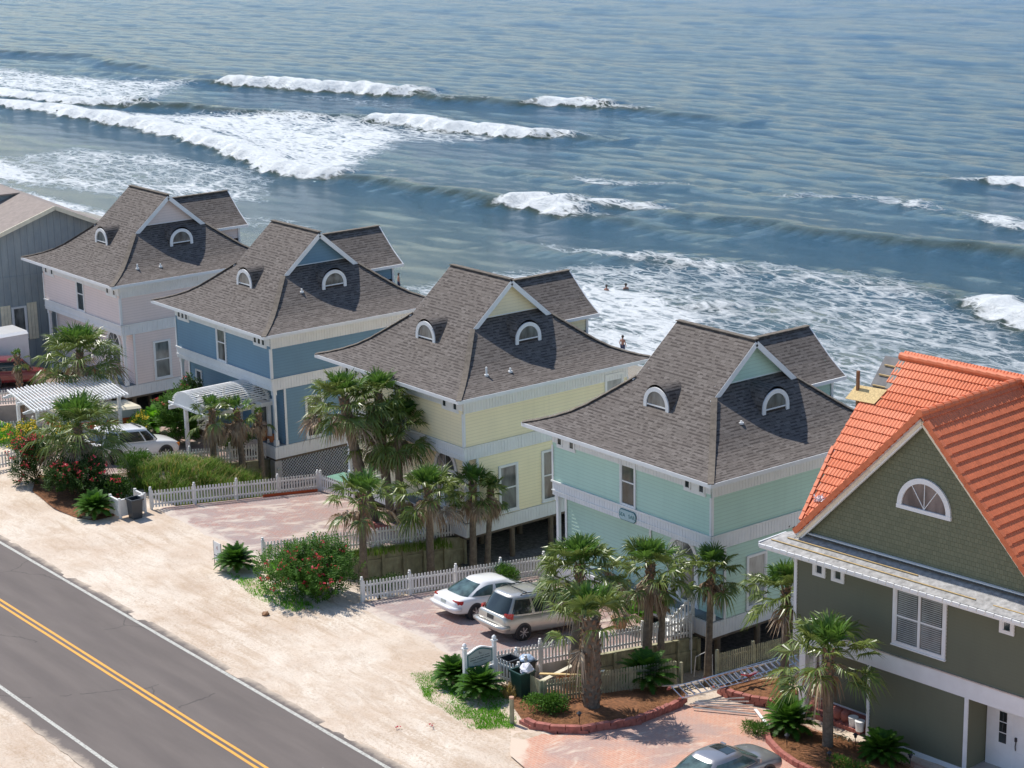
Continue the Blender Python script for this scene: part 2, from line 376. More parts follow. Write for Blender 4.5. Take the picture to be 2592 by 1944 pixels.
def strip_sheet(name, x0, x1, ya, yb, z, mat, jag=0.0, seed=1, step=.6):
    r_ = random.Random(seed); xs_ = arange(x0, x1, step); me = MB(); vs = []; fs = []
    for x in xs_:
        vs += [(x, ya+r_.uniform(-jag, jag), z), (x, yb+r_.uniform(-jag, jag), z)]
    for i in range(len(xs_)-1): fs.append((2*i, 2*i+2, 2*i+3, 2*i+1))
    me.add(vs, fs); return me.build(name, mat)
road = strip_sheet('road', -900, 300, 28.5, 36.98, 1.004, asphalt_mat(), .05, 3, .5); tag(road, 'grey two-lane asphalt road with worn surface', kind='structure')
def paint_mat(name, col, wear):
    m, nt, bs, out = newmat(name); co = coord(nt)
    f = ramp(nt, noise(nt, co, 9, 8, .85), .46, .66); c = mixc(nt, mathn(nt, 'MULTIPLY', f, wear), col, (.16, .14, .12))
    nt.links.new(c, bs.inputs['Base Color']); bs.inputs['Roughness'].default_value = .7; return m
wp_, yp_ = paint_mat('white_road_paint', (.50, .49, .44), 1.0), paint_mat('yellow_road_paint', (.80, .36, .035), .5)
for nm, y0, y1, mt, lb in (('edge_line', 36.42, 36.57, wp_, 'white edge line on the sand shoulder side of the road'), ('edge_line', 29.22, 29.37, wp_, 'white edge line on the near side of the road'),
        ('centre_line', 33.24, 33.36, yp_, 'yellow centre line nearer the houses'), ('centre_line', 32.98, 33.10, yp_, 'yellow centre line nearer the viewer')):
    tag(strip_sheet(nm, -900, 300, y0, y1, 1.009, mt, .006, 5, 1.0), lb, kind='structure')

# driveways on raised fill
def driveway(x0, x1, y1, mat, label, y0=43.9, zb=-2.3):
    b = MB(); ny = 12; nx = 8; r_ = random.Random(int(-x0)); 
    vs = []
    for j in range(ny+1):
        y = y0+(y1-y0)*j/ny
        for i in range(nx+1):
            x = x0+(x1-x0)*i/nx; yy = y-(.55*i/nx if j == 0 else 0)
            vs.append((x, yy, S(yy)+(.03 if j else -.08)))
    fs = [(j*(nx+1)+i, j*(nx+1)+i+1, (j+1)*(nx+1)+i+1, (j+1)*(nx+1)+i) for j in range(ny) for i in range(nx)]
    b.add(vs, fs, 0)
    top = lambda i, j: vs[j*(nx+1)+i]
    ring = [top(i, 0) for i in range(nx+1)]+[top(nx, j) for j in range(1, ny+1)]+[top(i, ny) for i in range(nx-1, -1, -1)]+[top(0, j) for j in range(ny-1, 0, -1)]
    n = len(ring); b.add(ring+[(x, y, zb) for x, y, z in ring], [(i, n+i, n+(i+1) % n, (i+1) % n) for i in range(n)], 1)
    o = b.build('driveway', [mat, M['concrete']]); return tag(o, label, kind='structure')
driveway(AX[0]-11.75, AX[0]-1.95, 54.3, M['paver_old'], 'driveway of the pink house')
driveway(AX[1]-11.75, AX[1]-1.85, 54.3, M['paver_old'], 'paved driveway of the blue house with white vehicle')
driveway(AX[2]-11.85, AX[2]-1.95, 54.3, M['paver_old'], 'empty sand-swept paved driveway of the yellow house')
driveway(AX[3]-11.65, AX[3]-1.95, 54.3, M['paver_old'], 'paved driveway with two parked cars')
bp = MB()   # salmon paver court in front of the olive house, slightly curved front edge
cx_ = [(-53.9, 41.6), (-52.3, 40.3), (-49, 39.6), (-30, 39.4), (-30, 52.0), (-46.0, 52.0), (-47.2, 51.3), (-48.6, 51.2), (-50.5, 51.0), (-52.1, 50.4), (-52.35, 48.6), (-51.9, 46), (-51.8, 44.2), (-52.6, 42.5)]
vs = []; fs = []
xs_ = arange(-53.9, -30, .8); ys_ = arange(39.4, 52, .45)
def inpoly(x, y, P):
    c = False
    for (x1, y1), (x2, y2) in zip(P, P[1:]+P[:1]):
        if (y1 > y) != (y2 > y) and x < (x2-x1)*(y-y1)/(y2-y1)+x1: c = not c
    return c
n_ = len(cx_)
cc = bpy.data.meshes.new('t')
import bmesh
bm = bmesh.new(); vv = [bm.verts.new((x, y, 0)) for x, y in cx_]; bm.faces.new(vv)
for yc in arange(40, 51.8, .6):
    g = bm.verts[:]+bm.edges[:]+bm.faces[:]; bmesh.ops.bisect_plane(bm, geom=g, plane_co=(0, yc, 0), plane_no=(0, 1, 0))
for v_ in bm.verts: v_.co.z = S(v_.co.y)+.02
me_ = bpy.data.meshes.new('driveway'); bm.to_mesh(me_); bm.free(); me_.materials.append(M['paver_pink'])
tag(lk(bpy.data.objects.new('driveway', me_)), 'salmon paver court in front of the olive house', kind='structure')

# ------------------------------------------------------------------ house pieces
def lap(b, F, u0, u1, z0, z1, p=.16, mi=0, clip=None):
    P, r, n = Vector(F[0]), Vector(F[1]), Vector(F[2]); k = Vector((0, 0, 1)); z = z0
    while z < z1-1e-4:
        zt = min(z+p, z1); a0, a1, b0, b1 = u0, u1, u0, u1
        if clip: a0, a1 = clip(z); b0, b1 = clip(zt)
        q = [P+r*a0+n*.040+k*z, P+r*a1+n*.040+k*z, P+r*b1+n*.004+k*zt, P+r*b0+n*.004+k*zt, P+r*a0+n*.0+k*z, P+r*a1+n*.0+k*z]
        b.add(q, [(0, 1, 2, 3), (4, 5, 1, 0)], mi); z = zt
def boards(b, F, u0, u1, z0, z1, p=.16, th=.03, mi=0, gap=.014):
    n = max(1, round((u1-u0)/p)); w = (u1-u0)/n
    b.fbox(F, u0, u1, -.02, 0.004, z0, z1, mi)
    for i in range(n): b.fbox(F, u0+i*w+gap/2, u0+(i+1)*w-gap/2, .006, th, z0, z1, mi)
def window(par, F, u0, u1, z0, z1, tr=.11, glass='glass', rails=1, muntins=0, name='window', sill=True, d=.088, mullion=False, blind=False, label=None):
    f = MB()
    f.fbox(F, u0, u0+tr, .012, d, z0, z1); f.fbox(F, u1-tr, u1, .012, d, z0, z1)
    f.fbox(F, u0+tr, u1-tr, .012, d, z1-tr, z1); f.fbox(F, u0+tr, u1-tr, .012, d, z0, z0+tr)
    if sill: f.fbox(F, u0-.03, u1+.03, .012, d+.035, z0-.05, z0-.002)
    if mullion: f.fbox(F, (u0+u1)/2-.05, (u0+u1)/2+.05, .048, d-.005, z0+tr, z1-tr)
    o = f.build(name, M['white_trim'], par)
    if label: o['label'] = label
    g = MB(); g.fbox(F, u0+tr, u1-tr, .012, .046, z0+tr, z1-tr); g.build('pane', M[glass], o)
    s = MB(); zm = (z0+z1)/2
    for i in range(rails): 
        zz = z0+(z1-z0)*(i+1)/(rails+1); s.fbox(F, u0+tr, u1-tr, .048, .070, zz-.03, zz+.03)
    s.fbox(F, u0+tr, u0+tr+.04, .047, .062, z0+tr, z1-tr); s.fbox(F, u1-tr-.04, u1-tr, .047, .062, z0+tr, z1-tr)
    for i in range(muntins):
        uu = u0+tr+(u1-u0-2*tr)*(i+1)/(muntins+1); s.fbox(F, uu-.012, uu+.012, .038, .05, z0+tr, z1-tr)
    s.build('sash', M['white_trim'], o)
    if blind:
        bl = MB(); z = z0+tr+.05
        while z < z1-tr-.05:
            for a, c in ((u0+tr+.09, (u0+u1)/2-.1), ((u0+u1)/2+.1, u1-tr-.09)): bl.fbox(F, a, c, .047, .053, z, z+.035)
            z += .075
        bl.build('shutter_slats', plain('shutter_grey', (.30, .33, .34), .5, .1), o)
    return o
def arc_pts(cu, cz, r, n=16, a0=0, a1=180): return [(cu+r*math.cos(R(a0+(a1-a0)*i/n)), cz+r*math.sin(R(a0+(a1-a0)*i/n))) for i in range(n+1)]
def wpt(F, u, w, z): return Vector(F[0])+Vector(F[1])*u+Vector(F[2])*w+Vector((0, 0, 1))*z
def arch_band(b, F, cu, cz, ri, ro, w0, w1, leg=0.0, n=18, mi=0):
    I = [(cu+ri, cz-leg)]+arc_pts(cu, cz, ri, n)+[(cu-ri, cz-leg)]; O = [(cu+ro, cz-leg)]+arc_pts(cu, cz, ro, n)+[(cu-ro, cz-leg)]
    m = len(I); vs = [wpt(F, u, w0, z) for u, z in I]+[wpt(F, u, w0, z) for u, z in O]+[wpt(F, u, w1, z) for u, z in I]+[wpt(F, u, w1, z) for u, z in O]
    fs = []
    for i in range(m-1): fs += [(2*m+i, 2*m+i+1, 3*m+i+1, 3*m+i), (m+i, m+i+1, 3*m+i+1, 3*m+i), (i, i+1, 2*m+i+1, 2*m+i)]
    fs += [(0, m, 3*m, 2*m), (m-1, 2*m-1, 4*m-1, 3*m-1)]
    b.add(vs, fs, mi)
def arch_fill(b, F, cu, cz, r, w, leg=0.0, n=18, mi=0):
    p = [(cu+r, cz-leg)]+arc_pts(cu, cz, r, n)+[(cu-r, cz-leg)]; b.add([wpt(F, u, w, z) for u, z in p], [tuple(range(len(p)))], mi)

PZ = [(0, 0), (.5, .13), (1.0, .30), (1.5, .53), (2.0, .86), (2.6, 1.35), (3.2, 1.86), (3.55, 2.16), (3.95, 2.50), (4.7, 3.14), (5.4, 3.73), (6.0, 4.25)]
def pz(d): return lerp(d, PZ)
def dormer(par, F, base, r, back, zb):
    # F at the arch centre on the front face; vault runs backwards (along -n) into the roof
    d = empty('dormer', (0, 0, 0)); d.parent = par
    g = MB(); P, rr, n = F; legs = .12
    n_ = 18; A = [(r, base-legs)]+arc_pts(0, base, r, n_)+[(-r, base-legs)]
    A = [(u, base+(z-base)*1.12) for u, z in A]
    vs = []; 
    for u, z in A: vs.append(wpt(F, u, 0, z))
    for u, z in A: vs.append(wpt(F, u, -back, z))
    m = len(A); s = 0; uvs = []; fs = []
    for i in range(m-1):
        L = math.hypot(A[i+1][0]-A[i][0], A[i+1][1]-A[i][1]); fs.append((i, i+1, m+i+1, m+i)); uvs.append([(0, s), (0, s+L), (back, s+L), (back, s)]); s += L
    g.add(vs, fs, 0, uvs); g.build('dormer_roof', M['shingle'], d)
    fr = MB(); arch_band(fr, F, 0, base, r-.2, r-.015, -.02, .05, .30); o = fr.build('arch_trim', M['white_trim'], d)
    pn = MB(); arch_fill(pn, F, 0, base, r-.19, .0, .02); pn.build('pane', M['glass_mid'], o)
    sl = MB(); sl.fbox(F, -r+.2, r-.2, -.01, .03, base-.06, base-.005); sl.build('sill', M['white_trim'], o)
    fc = MB(); fc.fbox(F, -r+.2, r-.2, -.04, -.008, base-.6, base-.06); fc.build('dormer_front', M['shingle'], d)
    return d
def house(i, wall, wallmat, label, vents=2, lattice=False, pipes=(), name_sign=None, rear_win=False, door=True, glassA='glass_light', center_glass='glass', low_left=False, stairs=False, winB='glass_mid'):
    H = empty('beach_house', (AX[i], AY, 0), 0, label, 'house', 'row of pastel beach houses')
    cx, cy, E = -6.0, 6.0, 7.0
    # --- main roof
    b = MB(); un = MB()
    def ypl(sg):
        s = 0
        for (d0, z0), (d1, z1) in zip(PZ, PZ[1:]):
            e0 = 6-d0 if d0 < 3.55 else 2.45; e1 = 6-d1 if d1 < 3.55 else 2.45
            y0, y1 = cy+sg*(6-d0), cy+sg*(6-d1); L = math.hypot(d1-d0, z1-z0)
            b.quad((cx-e0, y0, E+z0), (cx+e0, y0, E+z0), (cx+e1, y1, E+z1), (cx-e1, y1, E+z1), 0, [(-e0, s), (e0, s), (e1, s+L), (-e1, s+L)])
            if d0 >= 3.5: un.quad((cx-e0, y0, E+z0-.10), (cx+e0, y0, E+z0-.10), (cx+e1, y1, E+z1-.10), (cx-e1, y1, E+z1-.10))
            s += L
    def xpl(sg):
        s = 0
        for (d0, z0), (d1, z1) in zip(PZ, PZ[1:]):
            if d0 >= 3.95: break
            e0, e1 = 6-d0, 6-d1; x0, x1 = cx+sg*(6-d0), cx+sg*(6-d1); L = math.hypot(d1-d0, z1-z0)
            b.quad((x0, cy-e0, E+z0), (x0, cy+e0, E+z0), (x1, cy+e1, E+z1), (x1, cy-e1, E+z1), 0, [(-e0+7, s), (e0+7, s), (e1+7, s+L), (-e1+7, s+L)]); s += L
    ypl(-1); ypl(1); xpl(1); xpl(-1)
    roof = b.build('roof', M['shingle'], H)
    un.build('soffit', M['soffit'], roof)
    # ridge and hip caps
    def capline(pts, w=.26, th=.035):
        c = MB()
        for a, d in zip(pts, pts[1:]):
            a, d = Vector(a), Vector(d); k = max(1, int((d-a).length/.22))
            for j in range(k):
                p, q = a.lerp(d, j/k), a.lerp(d, (j+1)/k); c.beam(p+Vector((0, 0, .012+.012*(j % 2))), q+Vector((0, 0, .02)), w, th)
        c.build('ridge_cap', M['cap'], roof)
    capline([(cx-2.45, cy, E+4.25), (cx+2.45, cy, E+4.25)])
    for sx in (-1, 1):
        for sy in (-1, 1):
            capline([(cx+sx*(6-d), cy+sy*(6-d), E+z) for d, z in PZ if d <= 3.56])
    # --- rear wing
    w = MB(); wu = MB(); rx, wz, ex = cx+.27, 3.60, 2.33
    prof = [(0, 0), (.45, .27), (1.0, .68), (ex, 1.86)]
    for sg in (-1, 1):
        s = 0
        for (a0, h0), (a1, h1) in zip(prof, prof[1:]):
            L = math.hypot(a1-a0, h1-h0); x0, x1 = rx+sg*(ex-a0), rx+sg*(ex-a1); z0, z1 = E+wz-1.86+h0, E+wz-1.86+h1
            w.quad((x0, cy+.7, z0), (x0, cy+5.36, z0), (x1, cy+5.36, z1), (x1, cy+.7, z1), 0, [(0, s), (4.66, s), (4.66, s+L), (0, s+L)])
            wu.quad((x0, cy+2.6, z0-.1), (x0, cy+5.36, z0-.1), (x1, cy+5.36, z1-.1), (x1, cy+2.6, z1-.1)); s += L
    wr = w.build('wing_roof', M['shingle'], H); wu.build('soffit', M['soffit'], wr)
    capline([(rx, cy+.75, E+wz), (rx, cy+5.36, E+wz)])
    ww = MB(); lap(ww, ((rx+1.85, cy+2.4, 0), (0, 1, 0), (1, 0, 0)), 0, 2.55, E+.9, E+wz-1.80, .16)
    lap(ww, ((rx, cy+4.95, 0), (-1, 0, 0), (0, 1, 0)), -1.85, 1.85, E-.2, E+wz-.1, .16, clip=lambda z: (-max(.02, min(1.85, (E+wz-.1-z)/.8)), max(.02, min(1.85, (E+wz-.1-z)/.8))))
    lap(ww, ((rx-1.85, cy+4.95, 0), (0, -1, 0), (-1, 0, 0)), 0, 2.55, E+.9, E+wz-1.80, .16)
    ww.build('wing_wall', wallmat, H)
    t = MB(); t.box(rx+ex-.03, rx+ex+.03, cy+2.9, cy+5.36, E+wz-2.0, E+wz-1.845); t.box(rx-ex-.03, rx-ex+.03, cy+2.9, cy+5.36, E+wz-2.0, E+wz-1.845)
    t.box(rx+1.84, rx+1.94, cy+4.86, cy+4.99, E+.6, E+wz-1.8)
    for sg in (-1, 1): t.beam((rx+sg*(ex-.02), cy+5.37, E+wz-1.96), (rx+sg*1.33, cy+5.37, E+wz-1.28), .05, .2); t.beam((rx+sg*1.33, cy+5.37, E+wz-1.28), (rx, cy+5.37, E+wz-.10), .05, .2)
    t.quad((rx+1.86, cy+2.4, E+wz-1.97), (rx+ex, cy+2.4, E+wz-1.97), (rx+ex, cy+5.3, E+wz-1.97), (rx+1.86, cy+5.3, E+wz-1.97))
    t.build('wing_fascia', M['white_trim'], H)
    # --- main fascia, soffit, gable rakes
    t = MB(); h0, h1 = E-.17, E-.004
    t.box(-12.03, .03, -.03, .02, h0, h1); t.box(-12.03, .03, 11.98, 12.03, h0, h1); t.box(-.02, .03, .021, 11.979, h0, h1); t.box(-12.03, -11.98, .021, 11.979, h0, h1)
    t.build('fascia', M['white_trim'], H)
    t = MB(); zs = E-.14; o0, o1 = .021, 1.0
    t.box(-11.98, -.021, o0, o1, zs, zs+.02); t.box(-11.98, -.021, 12-o1, 11.98, zs, zs+.02); t.box(-o1, -.021, o1, 12-o1, zs, zs+.02); t.box(-11.98, -12+o1, o1, 12-o1, zs, zs+.02)
    t.build('soffit', M['soffit'], H)
    for sg in (-1, 1):
        F = ((cx+sg*2.05, cy, 0), (0, sg, 0), (sg, 0, 0)); g = MB()
        lap(g, F, 0, 0, E+2.44, E+4.12, .16, clip=lambda z: (-max(.01, (E+4.13-z)/.815), max(.01, (E+4.13-z)/.815)))
        for s2 in (-1, 1):
            pts = [(cx+sg*2.44, cy+s2*(6-d), E+z-.165) for d, z in PZ if d >= 3.2]
            pts[0] = (cx+sg*2.44, cy+s2*2.62, E+1.955)
            rk = MB()
            for a, d in zip(pts, pts[1:]): rk.beam(a, d, .05, .235)
            rk.build('rake_board', M['white_trim'], H)
        rk = MB(); rk.fbox(F, -2.05, 2.05, .0, .03, E+2.44, E+2.52); rk.build('gable_trim', M['white_trim'], H)
        g.build('gable_wall', wallmat, H)
    # --- dormers
    for u, sy in ((-6.1, -1),):
        F = ((u, 2.63, 0), (1, 0, 0), (0, -1, 0)); dormer(H, F, E+1.50, .80, 1.6, 0)
    F = ((-2.56, 6.15, 0), (0, 1, 0), (1, 0, 0)); dormer(H, F, E+1.50, .80, 1.5, 0)
    for px_, py_, pz_, hh in pipes:
        p = MB(); p.tube([(px_, py_, E+pz_-.1), (px_, py_, E+pz_+hh)], .05, 10); p.tube([(px_, py_, E+pz_-.02), (px_, py_, E+pz_+.06)], .11, 10); p.build('vent_pipe', M['white'], H)
    # --- walls
    x0, x1, y0, y1 = -11.0, -.93, .93, 11.05
    FS = ((0, y0, 0), (1, 0, 0), (0, -1, 0)); FX = ((x1, 0, 0), (0, 1, 0), (1, 0, 0)); FB = ((0, y1, 0), (-1, 0, 0), (0, 1, 0)); FL_ = ((x0, 0, 0), (0, -1, 0), (-1, 0, 0))
    uw = MB(); zt, zb = 6.86, 4.32
    core = MB(); core.box(x0+.02, x1-.02, y0+.02, y1-.02, 3.74, zt)
    core.box(x0+.02, x1-.02, 1.66, y1-.02, .1, 3.74); core.build('wall_core', M['soffit'], H)
    lap(uw, FS, x0, x1, zb, zt); lap(uw, FX, y0, y1, zb, zt); lap(uw, FB, -x1, -x0, zb, zt); lap(uw, FL_, -y1, -y0, zb, zt)
    uw.build('upper_wall', wallmat, H)
    lw = MB(); yl = 1.62
    FS2 = ((0, yl, 0), (1, 0, 0), (0, -1, 0)); lap(lw, FS2, x0, x1, .64, 3.75); lap(lw, FX, yl, y1, .64, 3.75); lap(lw, FB, -x1, -x0, .64, 3.75); lap(lw, FL_, -y1, -yl, .64, 3.75)
    lw.build('lower_wall', wallmat, H)
    # white bands of upright boards
    t = MB()
    for F, a, c_ in ((FS, x0, x1), (FX, y0, y1), (FB, -x1, -x0), (FL_, -y1, -y0)):
        boards(t, F, a-.03, c_+.03, 3.73, 4.36, .17, .056); 
        boards(t, F, a-.03, c_+.03, -.04, .62, .17, .056)
    boards(t, FX, y0, y1, 6.02, 6.845, .17, .055); boards(t, FB, -x1, -x0, 6.02, 6.845, .17, .055)
    boards(t, FS, x0, x1, 6.16, 6.845, .17, .055)
    t.build('trim_band', M['white_trim'], H)
    t = MB()
    t.fbox(FS, x0-.07, x1+.07, .058, .11, 4.33, 4.40); t.fbox(FX, y0-.05, y1+.05, .058, .10, 4.345, 4.385)
    t.fbox(FS, x0-.06, x1+.06, .058, .085, 3.92, 3.965)
    t.build('drip_ledge', M['white'], H)
    cb = MB()
    for F, u, a_, b_, z0_, z1_ in [(F, u, u-.045, u+.07 if u in (x0, y0) else u+.045, 4.41, 6.02) for F, u in ((FS, x0), (FS, x1), (FX, y0), (FX, y1))]+[(F, u, u-.03, u+.10, .63, 3.72) for F, u in ((FX, yl), (FS2, x0+.02), (FX, y1))]+[(FS2, 0, -5.4, -5.28, .63, 3.72)]:
        cb = MB(); cb.fbox(F, a_, b_, .043, .066, z0_, z1_); cb.build('corner_board', M['white_trim'], H)
    # underfloor beam, pilings, deck
    t = MB(); t.box(x0+.1, x1-.04, y0+.1, y1-.04, -.10, .1); t.box(x0-.0, x1+.02, y0-.02, y0+.2, -.16, -.045); t.box(x1-.16, x1+.02, y0+.21, y1, -.16, -.045)
    t.build('floor_beam', M['wood_dark'], H)
    pl = MB()
    for px_ in (-1.25, -3.7, -6.1, -8.5, -10.7):
        for py_ in (1.6, 3.9, 6.3, 8.6, 10.7):
            pl = MB(); pl.tube([(px_, py_, -2.8), (px_, py_, -.11)], .14, 8); pl.build('piling', M['wood_dark'], H)
    g_ = MB(); g_.add([(x0-.3, y0+.1, T(AX[i]+x0, AY+1)+.03), (x1+.5, y0+.1, T(AX[i]+x1, AY+1)+.05), (x1+.5, y1-1, T(AX[i]+x1, AY+10)+.05), (x0-.3, y1-1, T(AX[i]+x0, AY+10)+.03)], [(0, 1, 2, 3)])
    gg = MB(); ny_ = 8
    for j in range(ny_):
        ya, yb = y0+.2+(y1-y0)*j/ny_, y0+.2+(y1-y0)*(j+1)/ny_
        gg.quad((x0-.2, ya, T(AX[i]-5, AY+ya)+.07), (x1+.4, ya, T(AX[i]-5, AY+ya)+.07), (x1+.4, yb, T(AX[i]-5, AY+yb)+.07), (x0-.2, yb, T(AX[i]-5, AY+yb)+.07))
    go_ = gg.build('underfloor_sheet', M['ground_dark']); go_.location = (AX[i], AY, 0); tag(go_, 'dark ground sheet under the %s house' % wall, kind='structure')  # dark mottled sheet laid over the sand below the floor
    t = MB(); t.box(x0+.3, x0+.36, y0+.3, y1-.3, -2.6, -.11); t.box(x0+.36, x1-.6, y1-.5, y1-.44, -2.4, -.11); t.build('underfloor_shade_panel', M['wood_dark'], H)  # made-up panels at left and rear, added to keep the underfloor space dark
    dk = MB(); k = 0
    y = y0+.03
    while y < yl-.02: dk.box(x0+.02, x1-.02, y, y+.12, .625, .66); y += .135
    dk.build('porch_deck', M['grey_plywood'], H)
    for px_ in ((x0+.12, x1-.12) if True else ()):
        p = MB(); a = .075
        p.box(px_-.11, px_+.11, y0+.05, y0+.27, .66, .95); p.box(px_-a, px_+a, y0+.085, y0+.235, .95, 3.45); p.box(px_-.11, px_+.11, y0+.05, y0+.27, 3.45, 3.72)
        p.build('porch_post', M['white_trim'], H)
    # --- openings
    window(H, FS, -6.47, -5.47, 4.42, 6.55, .09, center_glass, 1, 0)
    for u in ((-10.46, -9.64, -2.29, -1.45) if vents == 2 else (-10.48, -10.07, -9.66, -2.32, -1.91, -1.50)):
        v = MB(); 
        for a in ((u-.2, u-.12), (u+.12, u+.2)): v.fbox(FS, a[0], a[1], .062, .095, 6.08, 6.50)
        v.fbox(FS, u-.12, u+.12, .062, .095, 6.08, 6.15); v.fbox(FS, u-.12, u+.12, .062, .095, 6.42, 6.50)
        o = v.build('square_window', M['white_trim'], H); g2 = MB(); g2.fbox(FS, u-.12, u+.12, .061, .070, 6.15, 6.42); g2.build('pane', M['glass'], o)
    for a in ((-10.7, -9.42), (-2.53, -1.22)):
        p = MB(); p.fbox(FS, a[0], a[1], .006, .060, 5.98, 6.56); p.build('window_panel', M['white_trim'], H)
    window(H, FX, 2.88, 4.06, .74, 3.08, .11, glassA, 1, 0, label=None)
    window(H, FX, 5.5, 6.7, .74, 3.3, .11, winB, 1, 0)
    if rear_win: window(H, FX, 9.55, 10.75, 4.75, 6.36, .11, 'glass_light', 0, 0)
    if low_left: window(H, FS2, -10.25, -9.55, 1.62, 3.08, .09, 'glass', 1, 0)
    if door:
        dr = MB(); u0, u1 = -4.15, -2.45; F = FS2
        dr.fbox(F, u0-.1, u0, .012, .09, .66, 2.75); dr.fbox(F, u1, u1+.1, .012, .09, .66, 2.75); dr.fbox(F, u0-.1, u1+.1, .012, .10, 2.62, 2.75)
        dr.fbox(F, u0, u1, .012, .060, .66, 2.62); o = dr.build('door', M['white_trim'], H)
        g3 = MB(); g3.fbox(F, u0+.12, u0+.40, .062, .07, .95, 2.45); g3.fbox(F, u0+.72, u1-.18, .062, .07, .85, 2.5); g3.build('pane', M['glass_mid'], o)
        k3 = MB(); k3.fbox(F, u0+.58, u0+.63, .062, .13, 1.55, 1.72); k3.build('handle', M['darkmetal'], o)
        tr = MB(); arch_band(tr, F, (u0+u1)/2, 2.76, .72, .9, .012, .09, 0); o = tr.build('arched_transom', M['white_trim'], H)
        g4 = MB(); arch_fill(g4, F, (u0+u1)/2, 2.76, .73, .05); g4.build('pane', M['glass_mid'], o)
        m4 = MB()
        for a in (45, 90, 135): m4.beam(wpt(F, (u0+u1)/2, .06, 2.76), wpt(F, (u0+u1)/2+.7*math.cos(R(a)), .06, 2.76+.7*math.sin(R(a))), .02, .02)
        m4.build('muntin', M['white_trim'], o)
    if lattice:
        l = MB(); Fq = ((x1-.06, 0, 0), (0, 1, 0), (1, 0, 0))
        L0, L1, Z0, Z1 = 1.1, 11.0, -1.75, -.17; stp = .19
        def clipseg(a, c_):
            pass
        for sg in (-1, 1):
            s = L0-(Z1-Z0)
            while s < L1+(Z1-Z0):
                # line u = s + sg*(z-Z0)
                za, zb_ = Z0, Z1; ua, ub = s, s+sg*(Z1-Z0)
                lo = max(0, min(1, ((L0-ua)/(ub-ua)) if sg > 0 else ((L1-ua)/(ub-ua)))); hi = max(0, min(1, ((L1-ua)/(ub-ua)) if sg > 0 else ((L0-ua)/(ub-ua))))
                if hi-lo > .02:
                    a_ = wpt(Fq, ua+(ub-ua)*lo, .01*sg, za+(zb_-za)*lo); c2 = wpt(Fq, ua+(ub-ua)*hi, .01*sg, za+(zb_-za)*hi); l.beam(a_, c2, .012, .068, up=(1, 0, 0))
                s += stp
        l.fbox(Fq, L0-.1, L0, -.03, .04, Z0-.3, Z1); l.build('lattice_skirt', M['white'], H)
    if name_sign:
        s = MB(); F = FS; s_ = [(-6.5+.12, 3.76), (-5.42-.12, 3.76), (-5.42, 3.88), (-5.42, 4.12), (-5.54, 4.25), (-6.38, 4.25), (-6.5, 4.12), (-6.5, 3.88)]
        s.prism([wpt(F, u, .082, z) for u, z in s_], Vector(F[2])*.02); o = s.build('name_board', M['teal_ink'], H)
        s2 = MB(); s2.prism([wpt(F, -5.96+(u+5.96)*.95, .1035, 4.005+(z-4.005)*.88) for u, z in s_], Vector(F[2])*.01); s2.build('board_face', plain('pale_teal', (.42, .56, .58), .5), o)
        txt(name_sign, wpt(F, -5.96, .116, 3.925), .24, Vector(F[1]), Vector(F[2]), M['teal_ink'], o)
    if stairs:
        s = MB(); x_a, x_b = stairs
        for j in range(5):
            zt_ = -.10+.76*(j+1)/5; yy = y0-1.25+.25*j
            s.box(x_a, x_b, yy, yy+.27, zt_-.04, zt_); s.box(x_a+.02, x_b-.02, yy+.02, yy+.04, zt_-.19, zt_-.041)
        st = s.build('porch_steps', M['white_trim'], H)
        r_ = MB()
        for xx in (x_b+.02,):
            r_.box(xx, xx+.09, y0-1.35, y0-1.26, -.6, 1.0); r_.box(xx, xx+.09, y0-.1, y0-.01, -.1, 1.75)
            for zo in (.25, .85): r_.beam((xx+.045, y0-1.3, -.02+zo), (xx+.045, y0-.03, .72+zo), .04, .09)
            for j in range(6): yy = y0-1.18+.19*j; zz = .05+.11*j; r_.box(xx+.092, xx+.112, yy, yy+.085, zz+.08, zz+1.05)
        r_.build('stair_rail', M['picket'], st)
    return H
def txt(s, loc, size, r, n, mat, parent, sx=1.0, name='lettering'):
    cu = bpy.data.curves.new(name, 'FONT'); cu.body = s; cu.size = size; cu.align_x = 'CENTER'; cu.align_y = 'BOTTOM_BASELINE'; cu.extrude = .004
    tmp = bpy.data.objects.new(name, cu); COL.objects.link(tmp); bpy.context.view_layer.update()
    me = bpy.data.meshes.new_from_object(tmp.evaluated_get(bpy.context.evaluated_depsgraph_get())); bpy.data.objects.remove(tmp)
    me.materials.clear(); me.materials.append(mat); o = bpy.data.objects.new(name, me)
    k = n.cross(r); k = r.cross(n)*-1 if k.z < 0 else k
    m = Matrix((( r.x*sx, k.x, n.x, loc.x), (r.y*sx, k.y, n.y, loc.y), (r.z*sx, k.z, n.z, loc.z), (0, 0, 0, 1)))
    o.matrix_world = m; lk(o, parent); o.matrix_local = m; return o
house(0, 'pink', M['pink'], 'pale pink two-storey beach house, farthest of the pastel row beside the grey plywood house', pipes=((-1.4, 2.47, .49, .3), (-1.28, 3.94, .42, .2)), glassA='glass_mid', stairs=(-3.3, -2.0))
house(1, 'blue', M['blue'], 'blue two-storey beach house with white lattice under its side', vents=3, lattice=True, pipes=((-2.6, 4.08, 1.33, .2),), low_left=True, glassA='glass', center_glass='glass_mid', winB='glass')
house(2, 'yellow', M['yellow'], 'yellow two-storey beach house behind the tall palm cluster', pipes=((-1.39, 2.69, .46, .42), (-1.29, 4.03, .42, .2)), rear_win=True, stairs=(-3.3, -2.0), glassA='glass_mid')
